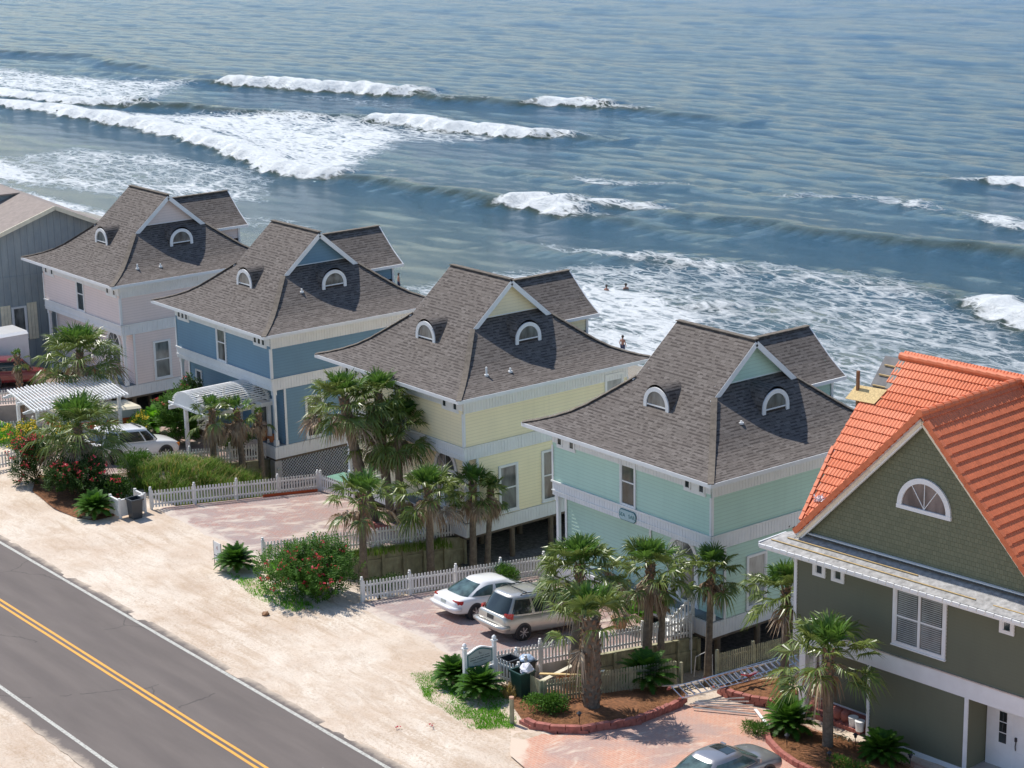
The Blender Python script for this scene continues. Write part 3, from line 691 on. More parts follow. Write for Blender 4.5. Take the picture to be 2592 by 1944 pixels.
house(3, 'teal', M['teal'], 'mint green two-storey beach house with a small name board, beside the olive house', pipes=((-2.45, 4.04, 1.2, .12),), name_sign='SEA   SAIL', stairs=(-3.3, -2.0), glassA='glass_light')

# ------------------------------------------------------------------ olive house with the half-tiled clay roof
def ribbed(b, P0, ru, rs, nrm, rows, u_of, step=.36, rib=.145, h=.035, mi=0):
    # courses of ribbed clay tiles: P0 + ru*u + rs*s; u_of(s)->(u0,u1)
    P0, ru, rs, nrm = Vector(P0), Vector(ru), Vector(rs), Vector(nrm)
    for k in range(rows):
        s0, s1 = k*step, (k+1)*step+.05; ua, ub = u_of(s0+step*.5)
        if ub-ua < rib: continue
        n = max(4, int((ub-ua)/rib*4)); vs = []
        for i in range(n+1):
            u = ua+(ub-ua)*i/n; w = abs(math.sin(math.pi*u/rib))*h
            a = P0+ru*u
            vs += [a+rs*s0+nrm*(w*.25+.0), a+rs*s0+nrm*(w+.06), a+rs*s1+nrm*(w+.012)]
        fs = []
        for i in range(n): fs += [(3*i, 3*i+3, 3*i+4, 3*i+1), (3*i+1, 3*i+4, 3*i+5, 3*i+2)]
        fs += [(0, 1, 2), (3*n, 3*n+2, 3*n+1)]
        b.add(vs, fs, mi)
OH = empty('olive_house', (-50, 52, 0), R(4.77), 'olive green house with white band whose orange clay tile roof is half laid', 'house')
FW = ((0, .18, 0), (1, 0, 0), (0, -1, 0)); UR = 12.6
Zr = 12.62; RW = 5.75
# walls
b = MB(); b.box(-.17, UR, .20, 9.5, 2.8, 7.0); b.box(3.3, 7.5, .20, 3, -.1, 2.8); b.box(-.15, UR, 1.32, 9.5, -.1, 2.8); b.build('wall_core', M['soffit'], OH)
b = MB(); lap(b, FW, -.19, UR, 3.53, 6.75, .13); lap(b, ((-.19, 0, 0), (0, -1, 0), (-1, 0, 0)), -9.5, -.18, 3.53, 7.0, .13); b.build('upper_wall', M['olive'], OH)
b = MB(); lap(b, FW, 3.27, 7.53, .15, 2.83, .13); b.build('lower_wall', M['olive'], OH)
b = MB(); lap(b, ((0, 1.3, 0), (1, 0, 0), (0, -1, 0)), -.15, 3.3, .28, 2.83, .13); b.build('recessed_wall', M['olive'], OH); b = MB(); lap(b, ((3.27, 0, 0), (0, -1, 0), (-1, 0, 0)), -1.3, -.18, .15, 2.83, .13); b.build('return_wall', M['olive'], OH); b = MB(); lap(b, ((7.53, 0, 0), (0, 1, 0), (1, 0, 0)), .18, 1.3, .15, 2.83, .13); lap(b, ((0, 1.3, 0), (1, 0, 0), (0, -1, 0)), 7.5, UR, .15, 2.83, .13)
b.build('recessed_wall', M['olive'], OH)
def shingle_wall_mat():
    m, nt, bs, out = newmat('olive_shingle_siding'); co = coord(nt); mp = nt.nodes.new('ShaderNodeMapping'); mp.inputs['Rotation'].default_value = (R(90), 0, 0); nt.links.new(co, mp.inputs[0])
    br = nt.nodes.new('ShaderNodeTexBrick'); nt.links.new(mp.outputs[0], br.inputs['Vector']); br.inputs['Scale'].default_value = 1; br.inputs['Brick Width'].default_value = .16; br.inputs['Row Height'].default_value = .17; br.inputs['Mortar Size'].default_value = .006
    br.inputs['Color1'].default_value = (.135, .145, .09, 1); br.inputs['Color2'].default_value = (.165, .172, .108, 1); br.inputs['Mortar'].default_value = (.085, .095, .05, 1)
    nt.links.new(br.outputs['Color'], bs.inputs['Base Color']); bs.inputs['Roughness'].default_value = .7; bump(nt, bs, br.outputs['Fac'], .6, -.015); return m
b = MB(); hs = 1.045
for y_ in (.02,): b.add([(-.0+5.42-5.3, y_+.16, 7.14), (5.42+5.3, y_+.16, 7.14), (5.42, y_+.16, 12.62)], [(0, 1, 2)])
b.add([(.12, .18, 6.6), (10.72, .18, 6.6), (10.72, .18, 7.14), (.12, .18, 7.14)], [(0, 1, 2, 3)])
b.build('gable_wall', shingle_wall_mat(), OH)
# white band and boards
for z0_, z1_, a_, c_ in ((2.83, 3.50, -.22, UR),):
    b = MB(); b.fbox(FW, a_, c_, -.1, .060, z0_, z1_); b.box(-.24, -.19, -.0+.23, 9, z0_, z1_); b.build('trim_band', M['white_trim'], OH)
b = MB(); b.fbox(FW, -.24, UR, .0, .09, 3.50, 3.55); b.build('drip_ledge', M['metal'], OH)
b = MB(); b.fbox(FW, 3.37, 7.41, .005, .066, -.08, .17); b.build('base_trim', M['white_trim'], OH)
b = MB(); b.fbox(((0, 1.3, 0), (1, 0, 0), (0, -1, 0)), -.15, 3.2, .005, .06, .02, .28); b.build('base_trim', M['white_trim'], OH)
for u0_, u1_, z0_, z1_, F in ((-.21, -.08, 3.55, 6.62, FW), (3.24, 3.36, -.05, 2.83, FW), (7.42, 7.56, -.05, 2.83, FW)):
    b = MB(); b.fbox(F, u0_, u1_, .006, .070, z0_, z1_); b.build('corner_board', M['white_trim'], OH)
b = MB(); b.box(.12, .40, .10, .36, .2, 2.83); b.box(.07, .45, .05, .41, .0, .25); b.build('porch_post', M['white_trim'], OH)
b = MB(); b.box(-.3, 3.26, .3, 1.29, -.3, .22); b.build('porch_base', M['brickblock'], OH)
# windows and door
w = window(OH, FW, 4.28, 6.55, 3.98, 6.16, .13, 'glass_mid', 1, 0, mullion=True, blind=True)
for u in (.95, 1.81, 8.98): window(OH, FW, u-.29, u+.29, 5.62, 6.2, .13, 'glass', 0, 0, name='square_window', sill=False)
window(OH, ((0, 1.3, 0), (1, 0, 0), (0, -1, 0)), -.1, .28, .75, 2.4, .08, 'glass', 0)
b = MB(); F = FW; arch_band(b, F, 5.44, 9.20, .93, 1.12, .005, .08, .02, 24); b.fbox(F, 5.44-1.14, 5.44+1.14, .005, .09, 9.06, 9.20); aw = b.build('arched_window', M['white_trim'], OH)
b = MB(); arch_fill(b, F, 5.44, 9.20, .94, .02); b.build('pane', glass_mat('attic_glass', (.17, .135, .125), .1, .35, 2), aw)
for a in (55, 90, 125):
    b = MB(); b.beam(wpt(F, 5.44, .03, 9.21), wpt(F, 5.44+.93*math.cos(R(a)), .03, 9.21+.93*math.sin(R(a))), .025, .025); b.build('muntin', M['white_trim'], aw)
FD = ((0, 1.3, 0), (1, 0, 0), (0, -1, 0))
b = MB(); b.fbox(FD, 7.6, UR, .0, .052, .1, 2.83); b.fbox(FD, 8.75, 9.75, .053, .065, .16, 2.45); b.fbox(FD, 7.95, 8.65, .053, .065, .16, 2.45); b.fbox(FD, 9.85, 10.5, .053, .065, .16, 2.45)
for z0_, z1_ in ((1.75, 2.25), (.95, 1.6), (.35, .85)):
    for a_ in (8.87, 9.30): b.fbox(FD, a_, a_+.33, .066, .078, z0_, z1_)
dd = b.build('front_door', M['white_trim'], OH)
for a_ in (8.13, 10.02):
    for k in range(3):
        b = MB(); b.fbox(FD, a_, a_+.30, .066, .075, 1.05+.4*k, 1.41+.4*k); b.build('side_light', M['glass'], dd)
b = MB(); b.tube([wpt(FD, 8.84, .1, 1.28), wpt(FD, 8.84, .13, 1.1), wpt(FD, 8.84, .1, .95)], .02, 6); b.box(8.8, 8.88, 1.17, 1.24, 1.28, 1.42); b.build('handle', M['darkmetal'], dd)
b = MB(); b.box(7.4, UR, -.4, 1.3, -.1, .10); b.build('porch_step', M['concrete'], OH)
# roof: street-facing plane of the main roof
sl_ = Vector((0, RW-.18, Zr-7.42)); Ls = sl_.length; ds = sl_.normalized(); nn_ = Vector((0, -ds.z, ds.y))
P0 = Vector((0, .18, 7.42))
b = MB(); b.add([P0+Vector((-.02, 0, 0)), Vector((-.55, RW, Zr)), Vector((5.42, RW, Zr)), Vector((UR+2, RW, Zr)), Vector((UR+2, RW-.3, Zr-.3)), Vector((5.5, .3, 7.6))], [(0, 1, 2, 3, 4, 5)])
b.add([Vector((-.55, RW, Zr)), Vector((UR+2, RW, Zr)), Vector((UR+2, RW*2, 7.4)), Vector((-.0, RW*2, 7.4))], [(0, 1, 2, 3)])
b.add([Vector((-.0, .2, 7.0)), Vector((-.25, RW, Zr-.1)), Vector((-.0, RW*2, 7.0))], [(0, 1, 2)])
rf = b.build('roof_deck', M['felt'], OH)
def left_edge(s):
    w = .18+ds.y*s
    if w > 5.0: return .2
    if w > 4.6: return .42
    if w > 4.08: return .32
    if w > 2.6: return -.46
    if w > 2.2: return -.30
    return lerp(w, [(.18, .03), (1.18, -.05), (2.3, -.28)])
rows = int(Ls/.36)
def right_edge(s):
    z = 7.42+ds.z*s; w = ds.y*s; return min(5.42, 5.42-(Zr-z)/hs-.28+min(.5, .3*w))
b = MB(); ribbed(b, P0+nn_*.02, (1, 0, 0), ds, nn_, rows+1, lambda s: (left_edge(s), right_edge(s)+.2)); b.build('clay_tiles', M['orange_tile'], OH)
# +x slope of the front gable (ridge along v at u=5.42)
dx = Vector((1, 0, -hs)).normalized(); nx_ = Vector((hs, 0, 1)).normalized(); A0 = Vector((5.42, 0, Zr+.06)); Lx = 7.8
b = MB(); b.add([Vector((5.42, -.14, Zr)), Vector((5.42+5.5, -.14, Zr-5.5*hs)), Vector((5.42+5.5, RW+.2, Zr-5.5*hs)), Vector((5.42, RW+.1, Zr))], [(0, 1, 2, 3)])
b.add([Vector((5.42, -.14, Zr)), Vector((0.0, -.14, 7.1)), Vector((0.0, .6, 7.1)), Vector((5.42, RW, Zr))], [(0, 1, 2, 3)])
b.build('gable_roof_deck', M['felt'], OH)
base = A0+dx*Lx
def uo(s):
    t = Lx-s; a = -.28; c = RW+.1
    return (a, c)
b = MB(); ribbed(b, base, (0, 1, 0), -dx, nx_, int(Lx/.36)+1, uo, h=.03); b.build('clay_tiles', M['orange_tile'], OH)
# verge tiles along both rakes of the front gable, and the left verge of the main plane
def verge(a, d, sgn, w=.16, h=.2, name='verge_tile', sp=.36):
    b = MB(); a, d = Vector(a), Vector(d); k = int((d-a).length/sp); t = (d-a).normalized(); 
    for j in range(k): 
        p, q = a+t*(j*sp), a+t*((j+1)*sp+.03); b.beam(p+Vector((0, 0, .035)), q+Vector((0, 0, .0)), w, h)
    return b.build(name, M['orange_tile'], OH)
verge((.05, -.2, 7.2), (5.40, -.2, 12.68), 1); verge((10.9, -.22, 7.0), (5.44, -.22, 12.70), 1)
verge((-.02, .2, 7.52), (-.46, 2.7, 9.85), 1, .13, .12)
b = MB(); 
for j in range(14): b.tube([(5.42, -.3+j*.43, Zr+.10+.03), (5.42, -.3+(j+1)*.43+.04, Zr+.10)], [.15, .135], 10)
b.build('ridge_tile', M['orange_tile'], OH)
b = MB()
for j in range(17): b.tube([(.15+j*.43, RW, Zr+.11), (.15+(j+1)*.43+.04, RW, Zr+.08)], [.15, .135], 10)
b.build('ridge_tile', M['orange_tile'], OH)
b = MB()
for j in range(13): b.tube([(5.42+j*.43, RW, Zr+.11), (5.42+(j+1)*.43+.04, RW, Zr+.08)], [.15, .135], 10)
b.build('ridge_tile', M['orange_tile'], OH)
for a, d in (((.12, -.02, 7.02), (5.42, -.02, 12.42)), ((10.75, -.02, 7.0), (5.42, -.02, 12.42))):
    b = MB(); b.beam(a, d, .14, .26); b.build('rake_board', M['white_trim'] if a[0] < 5 else M['tan_trim'], OH)
    b = MB(); b.beam(Vector(a)+Vector((0, -.09, -.02)), Vector(d)+Vector((0, -.09, -.02)), .04, .10); b.build('rake_trim', M['tan_trim'], OH)
# bare battens on felt at the top-left, osb board with a post
for s_ in (5.75, 6.25, 6.75, 7.2):
    b = MB(); p = P0+ds*s_+nn_*.04; b.beam(p+Vector((-.46+.02*s_, 0, 0)), p+Vector((.35 if s_ > 6.4 else .45, 0, 0)), .07, .05); b.build('batten', M['batten'], OH)
b = MB(); q = [(-1.08, 4.12), (-.95, 4.62), (.45, 4.66), (.25, 4.15)]
b.prism([P0+ds*((w-.18)/ds.y)+Vector((u, 0, 0))+nn_*.10 for u, w in q], nn_*.02); b.build('osb_sheet', M['osb'], OH)
b = MB(); pp = P0+ds*((4.40-.18)/ds.y)+Vector((-.78, 0, .1)); b.box(pp.x-.05, pp.x+.05, pp.y-.05, pp.y+.05, pp.z-.9, pp.z+.78); b.build('timber_post', M['wood_brown'], OH)
b = MB(); b.prism([P0+ds*s_+Vector((u, 0, 0))+nn_*.03 for u, s_ in ((.28, 6.2), (.5, 6.2), (.45, 7.5), (.2, 7.5))], nn_*.05); b.build('felt_flap', M['plastic_dark'], OH)
# skirt roof over the front wall
b = MB(); pA = [(-1.0, -.94, 6.70), (UR, -.94, 6.74), (UR, .18, 7.12), (.05, .18, 7.08), (-.1, .6, 7.05), (-1.0, .6, 6.75)]
b.prism(pA, (0, 0, -.06)); sk_ = b.build('skirt_roof', plain('dusty_roof_felt', (.33, .32, .31), .9, .35, 5, bmp=.5, bscale=18), OH)
for w_, u0_, u1_ in ((-.62, -.7, 8.2), (-.30, -.2, 5.6), (-.62, 8.9, UR)):
    b = MB(); zz = 6.70+(w_+.94)*.34+.03; b.beam((u0_, w_, zz), (u1_, w_, zz+.02), .05, .03); b.build('batten', M['batten'], OH)
b = MB(); b.beam((.1, .10, 7.16), (UR, .10, 7.2), .13, .06); b.build('flashing', M['white'], OH)
b = MB(); b.beam((.1, .0, 7.13), (UR, .0, 7.17), .06, .04); b.build('flashing_edge', M['plastic_dark'], OH)
b = MB()
for j in range(40):
    u = -1.0+j*.34; b.box(u, u+.3, -1.0, -.94, 6.60, 6.70+.01*(j % 2))
b.box(-1.0, UR, -.94, -.90, 6.52, 6.64); b.build('gutter', M['white'], OH)
b = MB(); b.box(-1.05, -.99, -.94, .6, 6.62, 6.76); b.box(-1.0, UR, -.88, .14, 6.56, 6.60); b.build('soffit', M['soffit'], OH)
# loose things on the roof
r_ = random.Random(5)
for nm, lb, cxn, ct, sz, mt, cnt in (('plastic_bag', 'crumpled white plastic bag lying on the orange tiles near the foot of the rake', P0+ds*.95+Vector((.30, 0, .2)), 'bag', .24, 'bag', 60),):
    b = MB()
    for k in range(cnt):
        c_ = Vector(cxn)+Vector((r_.gauss(0, sz*.5), r_.gauss(0, sz*.3), r_.gauss(0, sz*.25))); a_ = Vector((r_.gauss(0, 1), r_.gauss(0, 1), r_.gauss(0, 1))).normalized()*sz*.5; e_ = a_.cross(Vector((r_.gauss(0, 1), r_.gauss(0, 1), r_.gauss(0, 1)))).normalized()*sz*.5
        b.tri(c_, c_+a_, c_+e_)
    o = b.build(nm, M[mt]); o.matrix_world = Matrix.Translation((-50, 52, 0)) @ Matrix.Rotation(R(4.77), 4, 'Z'); tag(o, lb, ct)
b = MB()
for k in range(50):
    c_ = Vector((-.02, .05, 7.17))+Vector((r_.gauss(0, .10), r_.gauss(0, .08), abs(r_.gauss(0, .05)))); a_ = Vector((r_.gauss(0, 1), r_.gauss(0, 1), r_.gauss(0, 1))).normalized()*.10; e_ = a_.cross(Vector((r_.gauss(0, 1), r_.gauss(0, 1), r_.gauss(0, 1)))).normalized()*.10
    b.tri(c_, c_+a_, c_+e_)
o = b.build('black_tarp', M['plastic_dark']); o.matrix_world = Matrix.Translation((-50, 52, 0)) @ Matrix.Rotation(R(4.77), 4, 'Z'); tag(o, 'bunched black plastic at the left foot of the gable rake', 'tarp')

# ------------------------------------------------------------------ grey plywood house on the far left
GH = empty('grey_house', (-121, 57.19, 0), R(-5), 'weathered grey plywood house with pinkish roof and cream shutters at the far left', 'house')
GX = ((0, 0, 0), (0, 1, 0), (1, 0, 0))
def ply_mat():
    m, nt, bs, out = newmat('grooved_plywood'); co = coord(nt); sep = nt.nodes.new('ShaderNodeSeparateXYZ'); nt.links.new(co, sep.inputs[0])
    fr = mathn(nt, 'FRACT', mathn(nt, 'MULTIPLY', mathn(nt, 'ADD', sep.outputs[1], 50), 2.2)); gr = mathn(nt, 'LESS_THAN', fr, .06)
    n1 = noise(nt, coord(nt, 'Object', (1, 1, .3)), 1.6, 6, .7); n2 = noise(nt, coord(nt, 'Object', (6, 6, .8)), 2, 4)
    c = mixc(nt, ramp(nt, n1, .3, .7), (.23, .28, .31), (.36, .40, .41)); c = mixc(nt, mathn(nt, 'MULTIPLY', ramp(nt, n2, .5, .75), .4), c, (.33, .31, .27)); c = mixc(nt, mathn(nt, 'MULTIPLY', gr, .6), c, (.10, .12, .13))
    nt.links.new(c, bs.inputs['Base Color']); bs.inputs['Roughness'].default_value = .85; bump(nt, bs, gr, .5, -.02); return m
b = MB(); b.add([(0, -9, -1), (0, 9, -1), (0, 9, 5.4), (0, 0, 9.5), (0, -9, 6.35)], [(0, 1, 2, 3, 4)]); b.add([(-30, -9, -1), (0, -9, -1), (0, -9, 6.35), (-30, -9, 6.35)], [(0, 1, 2, 3)])
b.build('wall', ply_mat(), GH)
for z_ in (5.05, 2.75):
    b = MB(); b.fbox(GX, -9, 9, .004, .035, z_, z_+.28); b.build('belt_board', ply_mat(), GH)
for y0_, y1_ in ((-9.8, 0), (0, 9.8)):
    b = MB(); z0_, z1_ = (6.14, 9.62) if y0_ < 0 else (9.62, 5.11)
    b.add([(.55, y0_, z0_), (.55, y1_, z1_), (-30, y1_, z1_), (-30, y0_, z0_)], [(0, 1, 2, 3)]); b.add([(.5, y0_, z0_-.1), (.5, y1_, z1_-.1), (-2, y1_, z1_-.1), (-2, y0_, z0_-.1)], [(0, 1, 2, 3)]); b.build('roof', M['pink_roof'], GH)
    b = MB(); b.beam((.53, y0_, z0_-.12), (.53, y1_, z1_-.12), .06, .26); b.build('rake_board', M['tan_trim'], GH)
wn = window(GH, GX, -3.25, -2.25, 1.2, 3.35, .12, 'glass_mid', 0, 0, sill=False)
for a_ in ((-3.95, -3.3), (-2.2, -1.55)):
    b = MB()
    for k in range(3): b.fbox(GX, a_[0]+k*.22, a_[0]+k*.22+.2, .012, .06, 1.1, 3.5)
    b.build('shutter', M['tan_trim'], GH)
# dark raised roof dormer and a vent
b = MB(); b.box(-22, -6.0, -1.75, -.05, 8.7, 9.56); dm_ = b.build('dormer', M['grey_plywood'], GH)
b = MB(); b.box(-22.1, -5.8, -1.95, .0, 9.565, 9.66); b.build('dormer_roof', M['pink_roof'], dm_)
for k in range(6):
    b = MB(); b.box(-8.4-2.2*k, -6.3-2.2*k, -1.79, -1.755, 8.95, 9.5); b.build('pane', M['glass'], dm_)
b = MB(); b.tube([(-5.2, -4.6, 7.6), (-5.2, -4.6, 8.1)], .07, 8); b.tube([(-5.2, -4.6, 8.05), (-5.2, -4.6, 8.2)], .13, 8); b.build('vent_pipe', M['metal'], GH)

# ------------------------------------------------------------------ plants
def fan(b, base, d, Lp, Lb, rr, mi, droop=.35, nl=20, w=.05, spread=125, petw=.03):
    d = d.normalized(); side = d.cross(Vector((0, 0, 1)))
    side = side.normalized() if side.length > .05 else Vector((1, 0, 0)); nrm = side.cross(d).normalized()
    hub = base+d*Lp+Vector((0, 0, -.12*Lp*droop*2))
    b.add([base-side*petw*.6, base+side*petw*.6, hub+side*petw*.35, hub-side*petw*.35], [(0, 1, 2, 3)], mi)
    tw = rr.uniform(-.5, .5)
    side, nrm = side*math.cos(tw)+nrm*math.sin(tw), nrm*math.cos(tw)-side*math.sin(tw)
    for i in range(nl):
        a = R(-spread+2*spread*i/(nl-1)+rr.uniform(-4, 4)); 
        v = (d*math.cos(a)+side*math.sin(a)); v = (v+nrm*(.32*abs(math.sin(a)))+d*.12).normalized()
        L = Lb*(1-.28*(abs(a)/R(spread))**2)*rr.uniform(.85, 1.1)
        wv = v.cross(nrm).normalized()*w*rr.uniform(.8, 1.15); ta = rr.uniform(-.95, .95); wv = wv*math.cos(ta)+nrm*math.sin(ta)*wv.length
        m = hub+v*L*.55+Vector((0, 0, -L*droop*.13)); t = hub+v*L*.97+Vector((0, 0, -L*droop*rr.uniform(.5, 1.15)))
        h0 = hub+v*.06
        b.add([h0-wv*.25, h0+wv*.25, m+wv*.62, m-wv*.62, t], [(0, 1, 2, 3), (3, 2, 4)], mi)
def palm(loc, height, label, cr=1.0, n=34, seed=1, lean=(0, 0), dead=10, trunk=.16, group='palms along the driveways', up_bias=0.0, boots=False, curve=None, name='palm_tree', old=.5, wid=1.0, skirt=0):
    rr = random.Random(seed); o = empty(name, loc, 0, label, 'palm tree', group)
    top = Vector((lean[0], lean[1], height)); pts = []; rad = []; K = 14
    cv = curve or (0, 0)
    for k in range(K+1):
        t = k/K; p = Vector((top.x*t+cv[0]*math.sin(math.pi*t), top.y*t+cv[1]*math.sin(math.pi*t), height*t)); pts.append(p-Vector((0, 0, 1.5*(k == 0))))
        rad.append(trunk*(1.25-.35*t if not boots else 1.0+.12*math.sin(t*3))*(1+.05*rr.uniform(-1, 1))+(.05 if k == 0 else 0))
    b = MB(); b.tube(pts, rad, 12)
    fib = MB()
    ns = int(height*(30 if boots else 10))
    for k in range(ns):
        t = (k+.5)/ns; 
        if not boots: t = .72+.28*t
        a = k*2.399; i = min(K-1, int(t*K)); p = pts[i].lerp(pts[i+1], t*K-i); rad_ = trunk*(1.12 if boots else .95); e = Vector((math.cos(a), math.sin(a), 0)); s2 = Vector((-e.y, e.x, 0)); ln = rr.uniform(.14, .24)*(1.2 if boots else 1)
        q = p+e*rad_*.85
        b.add([q-s2*.07, q+s2*.07, q+s2*.035+e*.10+Vector((0, 0, ln)), q-s2*.035+e*.10+Vector((0, 0, ln)), q+Vector((0, 0, ln*.8))], [(0, 1, 2, 3), (3, 2, 4), (0, 3, 4), (1, 4, 2)], 1)
    b.build('trunk', [M['palm_trunk'], M['palm_boot']], o, smooth=False)
    c = MB(); T0 = pts[-1]
    n = int(n*1.4); cr *= 1.0
    for k in range(n):
        t = (k+.5)/n; az = k*2.39996+rr.uniform(-.25, .25); el = R(84-(112-up_bias)*t+rr.uniform(-12, 12))
        d = Vector((math.cos(az)*math.cos(el), math.sin(az)*math.cos(el), math.sin(el)))
        Lp = cr*(.45+.65*min(1, t*1.8))*rr.uniform(.85, 1.12); Lb = cr*rr.uniform(.72, .95)*(.8 if t < .12 else 1)
        mi = 0 if t < .22+.25*(1-old)*rr.random() else 1
        if t > .85 and rr.random() < .35: mi = 2
        fan(c, T0+Vector((0, 0, -.35*t)), d, Lp, Lb, rr, mi, droop=.12+.75*t, nl=26, w=.056*wid)
    c.build('crown', [M['leaf_young'], M['leaf_old'], M['leaf_dead']], o)
    if dead:
        c = MB()
        for k in range(dead):
            az = rr.uniform(0, 6.28); el = R(rr.uniform(-80, -25)); d = Vector((math.cos(az)*math.cos(el), math.sin(az)*math.cos(el), math.sin(el)))
            fan(c, T0+Vector((0, 0, -.3-.25*rr.random())), d, cr*rr.uniform(.25, .7), cr*rr.uniform(.45, .75), rr, 0, droop=1.3, nl=16, w=.06, spread=95)
        for k in range(skirt):
            az = rr.uniform(0, 6.28); d = Vector((math.cos(az)*.25, math.sin(az)*.25, -1)); fan(c, T0+Vector((0, 0, -.5-.9*rr.random()))+Vector((math.cos(az), math.sin(az), 0))*.12, d, .1, cr*.7, rr, 0, droop=.4, nl=10, w=.06, spread=35)
        c.build('dead_fronds', M['leaf_dead'], o)
    return o
def sago(loc, r, label, seed=1, n=64, mat='sago', name='sago_palm', group='sago palms by the driveways', cat='sago palm', rise=.9):
    rr = random.Random(seed); o = empty(name, loc, 0, label, cat, group); r *= 1.02
    b = MB(); b.tube([(0, 0, -.1), (0, 0, .28), (0, 0, .36)], [.16, .17, .1], 10); b.build('trunk', M['palm_boot'], o)
    c = MB()
    for k in range(n):
        t = (k+.5)/n; az = k*2.39996; el = R(84-68*t); L = r*1.1*rr.uniform(.85, 1.1); S_ = 9; pts = []
        for j in range(S_+1):
            u = j/S_; e2 = el-R(70)*u*u*(.5+.5*t); pts.append((pts[-1] if pts else Vector((0, 0, .3)))+Vector((math.cos(az)*math.cos(e2), math.sin(az)*math.cos(e2), math.sin(e2)*rise))*(L/S_ if pts else 0))
        sd_ = Vector((-math.sin(az), math.cos(az), 0))
        for j in range(S_):
            p, q = pts[j], pts[j+1]; u = (j+.5)/S_; wl = .20*r*math.sin(math.pi*min(1, u*.85+.15))**.7+.03
            for f in (0, .25, .5, .75):
                m = p.lerp(q, f); fwd = (q-p).normalized()
                for sg in (-1, 1):
                    tip = m+sd_*sg*wl+fwd*wl*.55+Vector((0, 0, .05*wl)); c.add([m, m+fwd*.05*max(1, r), tip], [(0, 1, 2)])
        c.add([pts[0], pts[3]+sd_*.008, pts[6], pts[3]-sd_*.008], [(0, 1, 2, 3)])
    c.build('fronds', M[mat], o); return o
def bush(loc, rx, ry, rz, label, seed=1, n=4000, leaf=(.13, .035), mat='shrub', flowers=0, fmat='flower_red', name='shrub', cat='bush', group=None, stems=False, fl_side=None, lumps=7, fsize=.075):
    rr = random.Random(seed); o = empty(name, loc, 0, label, cat, group)
    lp = []
    for k in range(lumps):
        a = rr.uniform(0, 6.28); q = rr.uniform(.15, .6); lp.append((math.cos(a)*q*rx, math.sin(a)*q*ry, rr.uniform(.25, .7)*rz, rr.uniform(.38, .6)))
    st = MB()
    for k in range(10):
        L_ = rr.choice(lp); st.tube([(rr.gauss(0, .08), rr.gauss(0, .08), -.2), (L_[0]*.5, L_[1]*.5, L_[2]*.6), (L_[0], L_[1], L_[2]+.2)], [.03, .02, .01], 5)
    st.build('stems', M['stem'], o)
    b = MB(); tips = []
    def pt():
        L_ = rr.choice(lp); v = Vector((rr.gauss(0, 1), rr.gauss(0, 1), rr.gauss(0, 1))).normalized()*(rr.random()**.25)
        if v.z < -.5: v.z *= -.6
        return Vector((L_[0]+v.x*rx*L_[3], L_[1]+v.y*ry*L_[3], max(.02, L_[2]+v.z*rz*L_[3]*.9))), v
    if stems:
        k = 0
        while k < n:
            p, v = pt(); g = (v*.6+Vector((rr.gauss(0, .25), rr.gauss(0, .25), .8))).normalized(); tips.append(p+g*.34)
            for j in range(13):
                a = j*2.4; s_ = g.cross(Vector((1, .3, 0))).normalized(); t_ = g.cross(s_); e = (s_*math.cos(a)+t_*math.sin(a)); q = p+g*(.03*j); d = (g*.75+e).normalized(); L_ = leaf[0]*rr.uniform(.8, 1.2); w_ = d.cross(g).normalized()*leaf[1]*.5
                b.add([q, q+d*L_*.5+w_, q+d*L_+Vector((0, 0, -.02)), q+d*L_*.5-w_], [(0, 1, 2, 3)]); k += 1
    else:
        for k in range(n):
            p, v = pt(); tips.append(p) if rr.random() < .2 else None
            d = (v*.7+Vector((rr.gauss(0, .6), rr.gauss(0, .6), rr.gauss(.3, .6)))).normalized(); w_ = d.cross(Vector((rr.gauss(0, 1), rr.gauss(0, 1), 1))).normalized()*leaf[1]*.6; L_ = leaf[0]*rr.uniform(.7, 1.2)
            b.add([p, p+d*L_*.5+w_, p+d*L_, p+d*L_*.5-w_], [(0, 1, 2, 3)])
    b.build('foliage', M[mat], o)
    if flowers:
        f = MB(); cand = sorted(tips, key=lambda p: -(p.x*.5-p.y*.55+p.z*.8+rr.uniform(0, .9)*rx))[:flowers*3]; rr.shuffle(cand)
        for p in cand[:flowers]:
            for j in range(rr.randint(5, 11)):
                q = p+Vector((rr.gauss(0, .07), rr.gauss(0, .07), rr.gauss(.03, .05))); a_ = Vector((rr.gauss(0, 1), rr.gauss(0, 1), rr.gauss(0, 1))).normalized()*fsize; e_ = a_.cross(Vector((rr.gauss(0, 1), rr.gauss(0, 1), rr.gauss(0, 1)))).normalized()*fsize
                f.add([q, q+a_, q+a_+e_, q+e_], [(0, 1, 2, 3)])
        tag(f.build('flowers', M[fmat], o), kind='stuff')
    return o
def blades(name, pts, h, label, mat='grass', seed=1, w=.02, cat=None, kind='stuff', lean=.45, zf=None, per=1):
    rr = random.Random(seed); b = MB()
    for (x, y) in pts:
        z = (zf or T)(x, y)
        for k in range(per):
            p = Vector((x+rr.gauss(0, .04), y+rr.gauss(0, .04), z-.02)); L_ = h*rr.uniform(.5, 1.2); a = rr.uniform(0, 6.28); d = Vector((math.cos(a), math.sin(a), 0))*lean*rr.uniform(.2, 1.3)*L_; s_ = Vector((-math.sin(a), math.cos(a), 0))*w
            m = p+d*.35+Vector((0, 0, L_*.6)); t = p+d+Vector((0, 0, L_*.85)); b.add([p-s_, p+s_, m+s_*.7, m-s_*.7, t], [(0, 1, 2, 3), (3, 2, 4)])
    o = b.build(name, M[mat]); return tag(o, label, cat, kind=kind)
